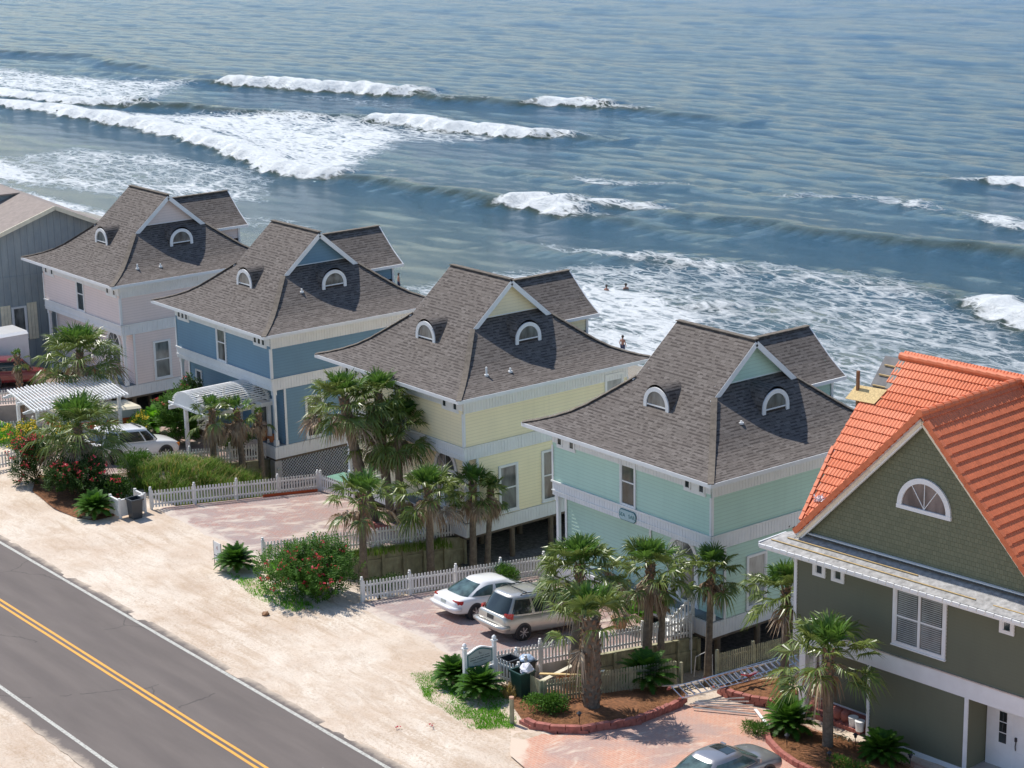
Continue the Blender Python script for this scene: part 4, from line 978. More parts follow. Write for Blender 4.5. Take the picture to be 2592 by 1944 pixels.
def scatter(poly, n, seed, noise_f=None):
    rr = random.Random(seed); xs_ = [p[0] for p in poly]; ys_ = [p[1] for p in poly]; r = []
    while len(r) < n:
        x, y = rr.uniform(min(xs_), max(xs_)), rr.uniform(min(ys_), max(ys_))
        if inpoly(x, y, poly) and (noise_f is None or rr.random() < noise_f(x, y)): r.append((x, y))
    return r

# --- palms (base x, y, base z, trunk height, crown size)
palm((-103, 49.7, -.2), 4.7, 'tall full-crowned palm in front of the pink house, above the flat white pergola', 1.55, 46, 11, (0, -.05), 22, .19, old=.55, skirt=16)
palm((-91, 43.55, 1.0), 3.0, 'bushy low palm standing over the red-flowered shrubs beside the white vehicle', 1.5, 50, 12, (0, -.1), 34, .2, old=.6, skirt=8)
palm((-108, 48.2, .4), 3.2, 'nearly bare palm stub with rough boots in front of the red vehicle', .45, 5, 13, (-.1, 0), 6, .15, boots=True)
palm((-91.15, 51.05, -.7), 4.05, 'scruffy palm by the arched pergola, left of its group of three', .85, 12, 14, (0, .1), 26, .15, old=.4, skirt=3)
palm((-91.15, 52.85, -.9), 3.95, 'scruffy palm by the arched pergola, middle of its group of three', .8, 8, 15, (-.0, -.25), 26, .15, old=.5, skirt=3)
palm((-91.2, 54.0, -1.1), 3.7, 'palm with a shrivelled brown crown by the arched pergola, right of its group of three', .5, 3, 16, (0, -.05), 12, .14)
palm((-79.0, 52.9, -.05), 6.5, 'tallest palm with leaning trunk, left of the cluster in front of the yellow house', 1.25, 40, 17, (0, -1.5), 8, .24, curve=(.0, -.1), skirt=4)
palm((-78.6, 53.6, -.15), 6.6, 'tall palm partly hidden behind the leaning one, against the yellow house eave', 1.0, 26, 18, (0, -.5), 5, .17)
palm((-78.3, 53.95, -.15), 5.0, 'tall palm with a wide bright crown in front of the yellow house wall', 1.25, 42, 19, (0, .0), 10, .18, old=.5, skirt=2)
palm((-78.9, 53.9, -.15), 4.3, 'palm with a drooping half-dead crown leaning against its taller neighbour by the yellow house', .95, 16, 20, (0, -.75), 14, .15)
palm((-73.85, 48.75, -.1), 3.55, 'small palm beside the white picket fence at the empty driveway, left of its row', 1.05, 20, 21, (0, .05), 8, .15, old=.5)
palm((-73.8, 52.45, -1.1), 4.05, 'middle palm of the row in front of the yellow house porch fence', 1.1, 28, 22, (0, 0), 12, .16, old=.55)
palm((-73.6, 54.75, -1.2), 3.9, 'palm in front of the yellow house corner with slim dark trunk', .88, 20, 23, (0, .1), 12, .14, old=.55)
palm((-73.6, 55.6, -1.3), 3.5, 'thin ragged palm leaning beside the yellow house window', .68, 8, 24, (.0, .3), 12, .12, old=.8)
palm((-57.6, 47.65, .5), 4.25, 'large dense palm beside the silver van, behind the thick-trunked one', 1.14, 38, 25, (0, .35), 12, .19, old=.6)
palm((-57.4, 51.2, -.4), 4.4, 'palm with brown-tipped crown in front of the mint house band', 1.05, 28, 26, (0, .25), 18, .17, old=.55)
palm((-57.2, 51.75, -.5), 3.4, 'short palm trunk standing close behind the brown-tipped palm by the mint house', .5, 5, 34, (0, .2), 8, .13, old=.8)
palm((-56.8, 54.0, -1.2), 4.6, 'slender palm at the corner of the mint house by its porch steps', .88, 20, 27, (0, .2), 12, .13, old=.55)
palm((-53.7, 45.2, .86), 3.6, 'nearest palm with a very thick boot-covered trunk in the straw bed', 1.2, 20, 28, (0, 0), 3, .32, boots=True, old=.5, skirt=0, wid=1.1, up_bias=38)
palm((-51.6, 53.1, -.1), 4.3, 'palm squeezed between the mint house and the olive house', 1.05, 26, 29, (0, 0), 6, .15, old=.5)
palm((-46.6, 50.2, .25), 3.75, 'palm with open green crown in front of the olive house wall', 1.2, 28, 30, (0, -.05), 6, .17, old=.35, skirt=2)
# --- sagos
sago((-74.9, 42.8, 1.0), .95, 'sago palm behind the small yard sign at the corner of the empty driveway', 1)
sago((-85.9, 41.6, 1.0), 1.0, 'sago palm below the red flowers beside the dark bin enclosure', 2)
sago((-58.6, 42.6, 1.0), .85, 'sago palm behind the left post of the white hanging sign', 3)
sago((-57.0, 42.6, 1.0), .95, 'sago palm right of the white hanging sign, beside the green trash can', 4)
sago((-54.7, 48.8, .45), 1.15, 'dark sago palm against the wooden wall behind the ladder', 5)
sago((-48.3, 50.0, .3), 1.0, 'bright sago palm in the straw island in front of the olive house', 6, rise=1.1)
sago((-44.8, 51.1, .15), .95, 'dark sago palm at the foot of the olive house wall', 7)
sago((-60.3, 53.6, .2), .85, 'bright green ground palm by the mint house steps', 8, 34, 'bright_leaf')
sago((-99.4, 52.2, .1), 1.5, 'bright green cycad beside the orange-striped trailer', 9, 34, 'bright_leaf')
# --- shrubs
bush((-70.2, 43.9, .8), 2.7, 2.2, 2.15, 'large red-flowered oleander on the sand between two driveways', 3, 19000, (.17, .055), 'shrub', 46, stems=True, lumps=11)
bush((-73.2, 44.2, .85), 1.2, 1.2, .9, 'low bright green bush between the sago and the big oleander', 4, 3000, (.12, .035), 'bright_leaf')
bush((-92.8, 41.9, 1.0), 1.3, 1.2, 2.2, 'tall red-flowered oleander at the left end of the planted bed', 5, 5500, (.2, .05), 'shrub_dark', 60, stems=True)
bush((-89.6, 42.4, 1.0), 2.1, 1.6, 1.8, 'dark oleander with red flowers under the bushy low palm', 6, 10000, (.2, .05), 'shrub_dark', 30, stems=True)
bush((-87.4, 43.4, .95), 1.6, 1.3, 1.35, 'dark green shrub behind the bin enclosure', 7, 4500, (.16, .045), 'shrub_dark', 5)
bush((-98.0, 43.6, .9), 1.7, 1.2, 1.9, 'yellow-flowered bush in front of the flat white pergola', 8, 3500, (.12, .04), 'shrub', 90, 'flower_yellow')
bush((-96.9, 45.6, .9), .9, .9, 1.7, 'smaller yellow-flowered bush at the corner of the flat pergola', 9, 1800, (.12, .04), 'shrub', 26, 'flower_yellow')
bush((-97.0, 49.9, .3), 1.0, 1.0, 1.9, 'yellow-flowered bush growing in front of the orange-striped trailer', 10, 2600, (.13, .045), 'shrub', 40, 'flower_yellow')
bush((-101.0, 43.6, 1.0), 1.9, 1.2, .9, 'low leafy ground bush behind the far left picket fence', 12, 2600, (.14, .06), 'bright_leaf')
bush((-97.0, 52.2, .1), 1.7, 1.3, 2.7, 'tall leafy shrubs between the trailer and the arched pergola', 13, 7000, (.26, .07), 'shrub', 3, stems=True)
bush((-98.4, 53.6, .0), 1.4, 1.0, 3.0, 'dark shrub with an orange flower under the pink house', 14, 4500, (.24, .07), 'shrub_dark', 3, stems=True)
bush((-93.6, 53.8, -.05), 1.2, .9, 1.5, 'dark shrub under the arched pergola', 15, 3500, (.15, .05), 'shrub_dark')
bush((-68.9, 46.2, .7), .8, 1.2, .75, 'low dark shrub against the white picket fence by the white sedan bumper', 16, 2600, (.10, .04), 'shrub_dark')
bush((-67.6, 52.2, .05), .7, .9, .85, 'round dark bush at the fence beside the white sedan bonnet', 17, 2200, (.10, .04), 'shrub')
bush((-54.15, 43.45, 1.0), .95, .85, .72, 'small round glossy bush in the straw bed beside the trash can', 18, 3000, (.08, .045), 'shrub', lumps=9)
bush((-55.2, 46.0, .8), .5, .5, .75, 'thin leafy plant climbing the brown picket fence', 19, 500, (.08, .04), 'shrub')
bush((-92.1, 52.9, .9), .25, 1.9, .5, 'leafy vine growing over the picket fence beside the arched pergola', 20, 1600, (.12, .05), 'shrub', lumps=10)
bush((-91.0, 48.8, .3), .9, 1.8, .8, 'dark shrubs below the picket fence left of the arched pergola', 21, 3200, (.12, .04), 'shrub_dark')
bush((-60.6, 52.6, .3), .5, .5, 1.3, 'dark leafy plant growing in the clay pot', 22, 900, (.16, .05), 'shrub_dark', name='potted_plant', cat='plant')
bush((-48.9, 48.9, .5), .7, .55, .35, 'grassy border plants at the left end of the straw island', 23, 900, (.2, .02), 'shrub', name='border_plants', cat='plant')
bush((-44.6, 49.2, .4), 1.0, .5, .3, 'grassy border plants along the front of the straw island', 24, 1000, (.2, .02), 'shrub', name='border_plants', cat='plant')
# --- grasses and straw
mp_ = [(-90.6, 46.0), (-88.8, 44.8), (-85.4, 46.4), (-85.3, 50.6), (-87.5, 52.8), (-91.2, 52.4), (-91.6, 47.5)]
def moundz(x, y): return max(T(x, y), S(y)-.5+1.2*(1-((x+89.3)/3.1)**2-((y-48.0)/4.4)**2)+.16*math.sin(x*2.7)*math.sin(y*2.1+1))
mg = MB()
gx = arange(-92, -85.2, .45); gy = arange(44, 53.5, .45)
vs = [(x, y, moundz(x, y)+.0 if 44.6 < y else T(x, y)-.05) for y in gy for x in gx]; nx0 = len(gx)
mg.add(vs, [(j*nx0+i, j*nx0+i+1, (j+1)*nx0+i+1, (j+1)*nx0+i) for j in range(len(gy)-1) for i in range(nx0-1)])
mo = mg.build('dune_mound', ground.data.materials[0], smooth=True); tag(mo, 'sand mound under the dune grass', kind='structure')
blades('dune_grass', scatter(mp_, 6000, 3, lambda x, y: .25+.75*(math.sin(x*3.1+y)*math.sin(y*2.3-x) > -.25)), .7, 'long green dune grass covering the mound beside the driveway fence', 'grass', 2, .018, zf=moundz, per=2, lean=.8)
blades('dry_grass', scatter(mp_, 1500, 33), .85, 'dry straw-coloured blades mixed into the dune grass mound', 'grass_dry', 22, .012, zf=moundz, lean=.9)
bush((-90.6, 46.2, .9), 1.3, 1.2, 1.1, 'rough green scrub at the left end of the dune grass mound', 51, 4200, (.18, .03), 'shrub')
blades('grass_tufts', scatter([(-75, 48.3), (-74.4, 48.3), (-73.9, 54), (-75, 54)], 420, 4), .42, 'dry grass tufts along the top of the retaining wall of the empty driveway', 'grass', 3, .014, zf=lambda x, y: S(y)-.12, per=2)
blades('lawn_grass', scatter([(-60.5, 41.9), (-58, 40.9), (-55.0, 40.6), (-54.0, 41.8), (-55.2, 42.9), (-57, 43.6), (-59.5, 43.6)], 11000, 5, lambda x, y: .15+.85*(math.sin(x*2.3)*math.sin(y*3.1+x) > -.35)), .10, 'thin green grass patch around the hanging sign', 'bright_leaf', 4, .012, per=1)
blades('weeds', scatter([(-74.8, 42.2), (-71.5, 41.6), (-69, 42.0), (-68.6, 42.9), (-72, 43.4)], 900, 6), .16, 'short weeds along the sand edge of the oleander', 'bright_leaf', 5, .014, per=2)
blades('ornamental_grass', scatter([(-56.6, 43.2), (-56.0, 43.2), (-56.0, 43.8), (-56.6, 43.8)], 160, 7), .55, 'orange dry clump grass beside the trash can', 'grass_dry', 6, .014, per=2)
def bed(poly, hgt, label, seed, n, zf=None):
    rr = random.Random(seed); cxx = sum(p[0] for p in poly)/len(poly); cyy = sum(p[1] for p in poly)/len(poly); b = MB(); rings = 7; m = len(poly); vs = []
    zf = zf or (lambda x, y: max(T(x, y), S(y)))
    for k in range(rings+1):
        t = k/rings
        for (x, y) in poly:
            xx, yy = x+(cxx-x)*t, y+(cyy-y)*t; vs.append((xx, yy, zf(xx, yy)+.02+hgt*math.sin(t*math.pi/2)+rr.uniform(-.02, .02)))
    b.add(vs, [(k*m+i, k*m+(i+1) % m, (k+1)*m+(i+1) % m, (k+1)*m+i) for k in range(rings) for i in range(m)])
    o = b.build('mulch_bed', M['mulch'], smooth=True); tag(o, label, kind='structure')
    def zz(x, y): return zf(x, y)+hgt*.8
    bb = MB()
    for x, y in scatter(poly, n, seed+1):
        z = zz(x, y)+.03; a = rr.uniform(0, 6.28); L_ = rr.uniform(.08, .2); d = Vector((math.cos(a), math.sin(a), rr.uniform(-.1, .35)))*L_; s_ = Vector((-math.sin(a), math.cos(a), 0))*.006
        p = Vector((x, y, z-.02)); bb.add([p-s_, p+s_, p+d], [(0, 1, 2)])
    o = bb.build('straw_litter', M['straw']); tag(o, label+', loose straw', kind='stuff')
bed([(-57.2, 43.9), (-55.4, 42.9), (-54.2, 42.4), (-53.5, 42.45), (-52.75, 42.85), (-52.1, 43.5), (-51.85, 44.5), (-51.75, 45.6), (-52.0, 46.6), (-52.25, 47.6), (-52.5, 48.7), (-53.4, 49.6), (-54.2, 49.8), (-55, 46.0), (-56.6, 44.6)], .10, 'pine straw bed around the thick palm', 11, 9000)
bed([(-48.9, 50.0), (-48.6, 49.2), (-47.9, 48.7), (-46.9, 48.2), (-45.9, 47.95), (-43.5, 47.9), (-41.5, 48.3), (-41.0, 50.2), (-43.5, 51.4), (-46.4, 51.6), (-48.3, 51.0)], .12, 'pine straw island in front of the olive house', 12, 9000)
bed([(-93.9, 42.4), (-91.5, 41.0), (-88.3, 40.6), (-86.4, 40.7), (-85.3, 41.2), (-85.3, 42.3), (-88, 43.3), (-92, 43.6)], .06, 'pine straw under the red-flowered shrubs', 13, 4000, zf=lambda x, y: T(x, y)+.01)
bed([(-53.6, 51.9), (-52.8, 50.9), (-51.6, 51.2), (-50.7, 52.0), (-50.8, 53.6), (-53, 54.2)], .08, 'pine straw at the corner of the olive house', 14, 1500)

# ------------------------------------------------------------------ fences and walls
def fence(a, d, label, zf=S, h=.95, mat='picket', sp=.165, w=.085, posts=2.55, pad=.08, group='picket fences', ph=1.12, off=0.0, skip=None, ball=True, name='picket_fence', up_=.10):
    ax, ay = a; dx, dy = d[0]-ax, d[1]-ay; L = math.hypot(dx, dy); ux, uy = dx/L, dy/L; nx, ny = uy, -ux
    o = empty(name, (ax, ay, zf(ay) if zf is S else zf(ax, ay)), 0, label, 'fence', group); z0 = o.location.z
    def P(s, n_, z): 
        x, y = ax+ux*s, ay+uy*s; g = (zf(y) if zf is S else zf(x, y)); return (x+nx*n_-ax, y+ny*n_-ay, g+z+off-z0)
    b = MB(); n = int(L/sp); rr = random.Random(int(L*100))
    for k in range(n):
        s = (k+.5)*L/n; hw = w/2
        if skip and skip(s): continue
        j = rr.uniform(-.008, .008); hh = h+rr.uniform(-.01, .01)
        prof = [(-hw, up_), (hw, up_), (hw+j, hh-.05), (hw*.6+j, hh), (-hw*.6+j, hh), (-hw+j, hh-.05)]
        b.prism([P(s+u, .022, z) for u, z in prof], (nx*.02, ny*.02, 0))
    b.build('pickets', M[mat], o)
    for z in (.26, .74):
        r = MB(); k = max(1, int(L/1.3))
        for j in range(k): r.beam(P(j*L/k, 0, z*h/.95), P((j+1)*L/k, 0, z*h/.95), .035, .085)
        r.build('rail', M[mat], o)
    m = max(1, round(L/posts))
    for k in range(m+1):
        s = k*L/m; p = MB(); c = P(s, -.01, 0); q = .055
        p.box(c[0]-q, c[0]+q, c[1]-q, c[1]+q, c[2]-.5, c[2]+ph-.1)
        if ball: p.lathe((c[0], c[1], c[2]+ph-.1), [(.075, 0), (.075, .025), (.035, .04), (.06, .075), (.055, .12), (.0, .145)], 10)
        p.build('post', M[mat], o)
    return o
fence((-108.85, 44.2), (-108.85, 53.8), 'white picket fence in front of the red vehicle')
fence((-101.1, 43.3), (-101.1, 50.5), 'white picket fence under the flat white pergola')
fence((-96.1, 40.3), (-95.9, 43.6), 'short white picket fence at the lower left edge by the yellow flowers')
fence((-91.9, 47.7), (-91.9, 54.9), 'white picket fence beside the white vehicle, under the arched pergola')
fence((-85.0, 44.1), (-85.0, 53.55), 'white picket fence along the far side of the empty driveway')
fence((-84.9, 53.65), (-82.3, 53.9), 'short white picket fence turning at the back of the empty driveway')
fence((-75.1, 44.3), (-75.1, 55.0), 'white picket fence along the near side of the empty driveway above the wooden wall')
fence((-68.2, 44.9), (-68.2, 54.7), 'white picket fence behind the white sedan')
fence((-58.35, 43.9), (-58.35, 54.5), 'white picket fence beside the silver van above the wooden wall')
fence((-58.2, 43.85), (-56.55, 44.05), 'white picket front of the bin corner beside the hanging sign', h=1.0)
fence((-57.9, 45.0), (-57.0, 44.75), 'short white picket divider inside the bin corner', h=1.0, posts=1.0)
o = empty('bin_enclosure', (-85.75, 42.35, 1.0), 0, 'white open-topped bin enclosure at the road end of the long fence', 'enclosure')
for x0_, x1_, y0_, y1_ in ((.9, .94, 0, 1.3), (0, .9, -.04, 0), (0, .9, 1.3, 1.34)):
    b = MB(); b.box(x0_, x1_, y0_, y1_, .08, .86); b.build('panel', M['picket'], o)
    b = MB(); b.box(x0_-.03, x1_+.03, y0_-.03, y1_+.03, .862, .91); b.build('top_rail', M['picket'], o)
for px_, py_ in ((.92, 0), (.92, 1.32), (0, 0), (0, 1.32)):
    b = MB(); b.box(px_-.06, px_+.06, py_-.06, py_+.06, -.1, .98); b.build('post', M['picket'], o)
fence((-56.45, 44.1), (-55.0, 43.85), 'brown weathered picket fence behind the green trash can', mat='wood_grey', ball=False, sp=.12, group='weathered picket fences', ph=1.05)
fence((-54.9, 43.95), (-54.65, 45.6), 'brown weathered picket fence piece beside the thick palm', mat='wood_grey', ball=False, sp=.12, group='weathered picket fences', ph=1.05)
fence((-54.7, 45.75), (-54.3, 49.9), 'long brown weathered picket fence behind the straw bed', mat='wood_grey', ball=False, sp=.13, group='weathered picket fences', ph=1.05, h=1.0)
fence((-53.95, 51.8), (-54.55, 58.2), 'tan picket fence rising behind the ladder beside the olive house', mat='wood_grey', ball=False, sp=.12, w=.07, group='weathered picket fences', ph=1.35, h=1.1)
def retwall(x, y0, y1, zb, label, step=1.25):
    o = empty('retaining_wall', (x, y0, 0), 0, label, 'retaining wall', 'wooden retaining walls'); b = MB(); y = y0
    while y < y1-.05:
        ya = min(y+.15, y1); t = S(ya-.075)-.02; b.box(.0, .05, y-y0+.004, ya-y0-.004, zb, t); y = ya
    b.build('planks', M['wood_grey'], o)
    b = MB(); b.beam((.08, 0, S(y0)-.62), (.08, y1-y0, S(y1)-.62), .06, .14); b.build('rail', M['wood_grey'], o)
    b = MB(); b.beam((.04, 0, S(y0)+.0), (.04, y1-y0, S(y1)+.0), .2, .05); b.build('cap_board', M['wood_grey'], o)
    k = max(1, round((y1-y0)/step))
    for j in range(k+1):
        yy = (y1-y0)*j/k; b = MB(); b.box(.05, .19, yy-.07, yy+.07, zb, S(y0+yy)-.03); b.build('post', M['wood_grey'], o)
    b = MB(); b.box(-.6, .0, y1-y0-.05, y1-y0, zb, S(y1)-.02); b.build('end_planks', M['wood_grey'], o)
    return o
retwall(AX[1]-1.83, 50.6, 54.9, -2.2, 'grey-green wooden retaining wall behind the three scruffy palms')
retwall(AX[2]-1.92, 48.2, 55.3, -2.2, 'grey-green wooden retaining wall behind the palms of the yellow house')
retwall(AX[3]-1.92, 48.0, 54.9, -2.3, 'grey-green wooden retaining wall behind the dark sago palm')

# ------------------------------------------------------------------ pergolas
o = empty('pergola', (-97.42, 44.15, .9), 0, 'flat white slatted pergola over the planted corner by the pink house', 'pergola', 'white pergolas')
ex, ey = Vector((-4.87, .78, 0)), Vector((.25, 5.3, 0)); zt = 2.25
for s_ in (.12, .5, .88):
    b = MB(); p = ex*s_; b.beam(p-ey*.04+Vector((0, 0, zt)), p+ey*1.04+Vector((0, 0, zt)), .09, .18); b.build('beam', M['white'], o)
for k in range(28):
    t = k/27; p = ey*t+Vector((0, 0, zt+.14)); b = MB(); b.beam(p-ex*.03, p+ex*1.03, .055, .09); b.build('slat', M['white'], o)
for s_ in (.12, .88):
    for t in (.06, .94):
        p = ex*s_+ey*t; b = MB(); b.box(p.x-.08, p.x+.08, p.y-.08, p.y+.08, -1.6, zt-.09); b.build('post', M['white'], o)
for s_, t in ((.12, 0), (.88, 0)):
    p = ex*s_+Vector((0, 0, zt-.1)); b = MB(); b.prism([p+Vector((-.04, -.05, .0)), p+Vector((-.04, -.45, .02)), p+Vector((-.04, -.5, .12)), p+Vector((-.04, -.05, .18))], (.08, 0, 0)); b.build('scroll_end', M['white'], o)
o = empty('pergola', (-93.55, 51.2, .15), 0, 'arched white pergola over the path to the blue house', 'pergola', 'white pergolas')
hw = 1.5; zb_ = 2.62
for sx in (-1, 1):
    b = MB(); b.beam((sx*hw, -.45, zb_), (sx*hw, 4.3, zb_), .10, .22); b.build('beam', M['white'], o)
    for yy in (.55, 3.9):
        b = MB(); b.box(sx*hw-.09, sx*hw+.09, yy-.09, yy+.09, -1.1, zb_-.11); b.build('post', M['white'], o)
for k in range(6):
    yy = -.2+.86*k; b = MB(); b.beam((-hw-.45, yy, zb_+.17), (hw+.45, yy, zb_+.17), .07, .12); b.build('rafter', M['white'], o)
def arch2(u): return (-math.cos(math.pi*u)*(hw-.12), zb_+.20+math.sin(math.pi*u)*.80)
for yy in (-.12, 1.4, 2.85, 3.95):
    b = MB()
    for k in range(18):
        a, c = arch2(k/18), arch2((k+1)/18); b.beam((a[0], yy, a[1]), (c[0], yy, c[1]), .05, .14, up=(0, 1, 0))
    b.build('arch_rib', M['white'], o)
b = MB(); pts = [arch2(k/18) for k in range(19)]; b.prism([(x, -.20, z) for x, z in pts], (0, .04, 0)); b.build('arch_end_panel', M['white'], o)
for k in range(23):
    a = arch2((k+.5)/23); b = MB(); b.beam((a[0], -.3, a[1]+.05), (a[0], 4.1, a[1]+.05), .05, .045); b.build('slat', M['white'], o)

# ------------------------------------------------------------------ cars
def spoke_wheel(par, x, y, r, side, w=.21, spokes=7):
    b = MB(); n = 24; prof = [(0, r*.72), (0, r*.95), (.04, r), (w-.04, r), (w, r*.95), (w, r*.68)]; vs = []
    for d, q in prof:
        for k in range(n): a = 2*math.pi*k/n; vs.append((x-side*(w-d) if False else x-side*w+side*d, y+q*math.cos(a), r+q*math.sin(a)))
    fs = [(i*n+k, i*n+(k+1) % n, (i+1)*n+(k+1) % n, (i+1)*n+k) for i in range(len(prof)-1) for k in range(n)]
    b.add(vs, fs); o = b.build('wheel', M['tyre'], par, smooth=True)
    c = MB(); c.add([(x-side*.05, y+r*.68*math.cos(2*math.pi*k/n), r+r*.68*math.sin(2*math.pi*k/n)) for k in range(n)], [tuple(range(n))], 1)
    for k in range(spokes):
        a = 2*math.pi*k/spokes; e = Vector((0, math.cos(a), math.sin(a))); p = Vector((x-side*.012, y, r)); c.beam(p+e*r*.1, p+e*r*.66, .03, r*.16, 0, up=(1, 0, 0))
    rg = [(x-side*.02, y+q*math.cos(2*math.pi*k/n), r+q*math.sin(2*math.pi*k/n)) for q in (r*.62, r*.71) for k in range(n)]; c.add(rg, [(k, (k+1) % n, n+(k+1) % n, n+k) for k in range(n)])
    hb = [(x, y+r*.14*math.cos(2*math.pi*k/n), r+r*.14*math.sin(2*math.pi*k/n)) for k in range(n)]; c.add(hb, [tuple(range(n))])
    c.build('rim', [M['rim'], M['darkmetal']], o)
def car(name, label, cat, loc, rz, paint, st, gh, wheels, r=.33, pillars=((-46, 46),), tilt=-.12, glass='carglass', lights=None, extras=None, roofrails=False, sunroof=False, warc=0, windows=((-43, -3), (3, 40)), trimz=None, arch=None, tail=None):
    o = empty(name, loc, rz, label, cat, 'parked cars', rx=math.atan(tilt))
    b = MB(); rings = []
    for (y, zb, zt, hw, cr) in st:
        h = zt-zb; half = [(0, zb), (hw*.8, zb), (hw*.96, zb+.10*h), (hw*.995, zb+.38*h), (hw*.99, zb+.68*h), (hw*.94, zt-.10*h), (hw*.83, zt), (hw*.42, zt+cr*.8), (0, zt+cr)]
        rings.append([(x, y, z) for x, z in half]+[(-x, y, z) for x, z in half[-2:0:-1]])
    n = len(rings[0]); vs = [p for rg in rings for p in rg]; fs = [(i*n+k, (i+1)*n+k, (i+1)*n+(k+1) % n, i*n+(k+1) % n) for i in range(len(rings)-1) for k in range(n)]
    fs += [tuple(range(n)), tuple((len(rings)-1)*n+k for k in range(n))[::-1]]
    b.add(vs, fs); bo = b.build('body', paint, o, smooth=True); md = bo.modifiers.new('s', 'SUBSURF'); md.levels = 2; md.render_levels = 2
    z0, z1, yr0, yr1, yf0, yf1, w0, w1 = gh
    def gp(th, t, off=0.0):
        # bulging greenhouse surface
        c_, s_ = math.cos(th), math.sin(th); ex_ = .5; e = t**1.15
        yr, yf, w = yr0+(yr1-yr0)*e, yf0+(yf1-yf0)*e, w0+(w1-w0)*t**1.6
        ym, hl = (yr+yf)/2, (yf-yr)/2
        x = (w+off)*math.copysign(abs(c_)**ex_, c_); y = ym+(hl+off)*math.copysign(abs(s_)**ex_, s_); return Vector((x, y, z0+(z1-z0)*t))
    b = MB(); nt_, na = 8, 72; vs = []
    for i in range(nt_+1):
        for k in range(na): vs.append(gp(2*math.pi*k/na, i/nt_))
    fs = [(i*na+k, i*na+(k+1) % na, (i+1)*na+(k+1) % na, (i+1)*na+k) for i in range(nt_) for k in range(na)]
    base = nt_*na; prev = [base+k for k in range(na)]
    ym, = ((yr1+yf1)/2,)
    for q, dz in ((.93, .035), (.8, .055), (.5, .075), (.0, .085)):
        row = []
        for k in range(na):
            p = gp(2*math.pi*k/na, 1); row.append(len(vs)); vs.append(Vector((p.x*q, ym+(p.y-ym)*q, z1+dz)))
        fs += [(prev[k], prev[(k+1) % na], row[(k+1) % na], row[k]) for k in range(na)]; prev = row
    b.add(vs, fs); b.build('roof', paint, o, smooth=True)
    def pane(nm, a0, a1, t0, t1, off=.012, n1=14, n2=6, arc=0.0, mt=None):
        g = MB(); vv = []
        for i in range(n2+1):
            for k in range(n1+1):
                u = k/n1; ug = (a0+(a1-a0)*u) if a0 < 90 and a1 < 90 else 180-(a0+(a1-a0)*u); tt = t0+(t1-t0)*i/n2*(1-arc*min(1, abs(ug+2)/40)**3); vv.append(gp(R(a0+(a1-a0)*u), tt, off))
        g.add(vv, [(i*(n1+1)+k, i*(n1+1)+k+1, (i+1)*(n1+1)+k+1, (i+1)*(n1+1)+k) for i in range(n2) for k in range(n1)]); return g.build(nm, M[mt or glass], o, smooth=True)
    pane('rear_window', -127, -53, .06, .93); pane('windshield', 53, 127, .04, .93)
    for a0, a1 in windows:
        pane('side_window', a0, a1, .10, .86, arc=warc); pane('side_window', 180-a0, 180-a1, .10, .86, arc=warc)
    for y in wheels:
        for sx in (-1, 1):
            hwv = max(s[3] for s in st); ab = MB(); n = 24; rr_ = r*1.17
            ab.add([(sx*(hwv*.995+.004), y+rr_*math.cos(2*math.pi*k/n), r*1.05+rr_*math.sin(2*math.pi*k/n)) for k in range(n)]+[(sx*(hwv-.3), y+rr_*math.cos(2*math.pi*k/n), r*1.05+rr_*math.sin(2*math.pi*k/n)) for k in range(n)], [tuple(range(n))]+[(k, (k+1) % n, n+(k+1) % n, n+k) for k in range(n)])
            ab.build('wheel_arch', M['darkmetal'], o); spoke_wheel(o, sx*(hwv+.016), y, r, sx)
    if tail:
        for sx in (-1, 1):
            x0_, x1_, y_, za, zc = tail; b = MB(); n1 = 7
            pr_ = [(x0_, y_-.03), ((x0_+x1_)/2, y_-.015), (x1_-.06, y_+.05), (x1_-.01, y_+.22)]
            for (xa, ya), (xb, yb) in zip(pr_, pr_[1:]): b.prism([(sx*xa, ya, za), (sx*xb, yb, za), (sx*xb, yb, zc), (sx*xa, ya, zc)], (0, .08, 0))
            b.build('taillight', M['redlens'], o)
    if roofrails:
        for sx in (-1, 1):
            b = MB(); b.tube([(sx*w1*.86, yr1+.45, z1+.03), (sx*w1*.86, yr1+.55, z1+.10), (sx*w1*.86, yf1-.5, z1+.10), (sx*w1*.86, yf1-.4, z1+.03)], .022, 8); b.build('roof_rail', M['plastic_dark'], o)
        for yy in (yr1+.75, yf1-.75):
            b = MB(); b.beam((-w1*.86, yy, z1+.125), (w1*.86, yy, z1+.125), .05, .025); b.build('roof_crossbar', M['plastic_dark'], o)
    if sunroof:
        b = MB(); ys1, ys2 = yf1-.62, yf1-.16; b.add([(-.42, ys1, z1+.076), (0, ys1, z1+.094), (.42, ys1, z1+.076), (.40, ys2, z1+.062), (0, ys2, z1+.080), (-.40, ys2, z1+.062)], [(0, 1, 4, 5), (1, 2, 3, 4)]); b.build('sunroof', M['carglass'], o)
    for sx in (-1, 1):
        b = MB(); p = gp(R(38 if sx > 0 else 142), .12); b.prism([(p.x+sx*.02, p.y-.02, p.z), (p.x+sx*.2, p.y-.04, p.z-.01), (p.x+sx*.2, p.y-.04, p.z+.12), (p.x+sx*.02, p.y-.02, p.z+.10)], (0, .09, 0)); b.build('mirror', paint, o)
    if extras: extras(o)
    return o
def plate(o, y, z, s='PLATE'):
    b = MB(); b.box(-.16, .16, y-.02, y+.0, z-.06, z+.08); b.build('licence_plate', M['sign_grey'], o)
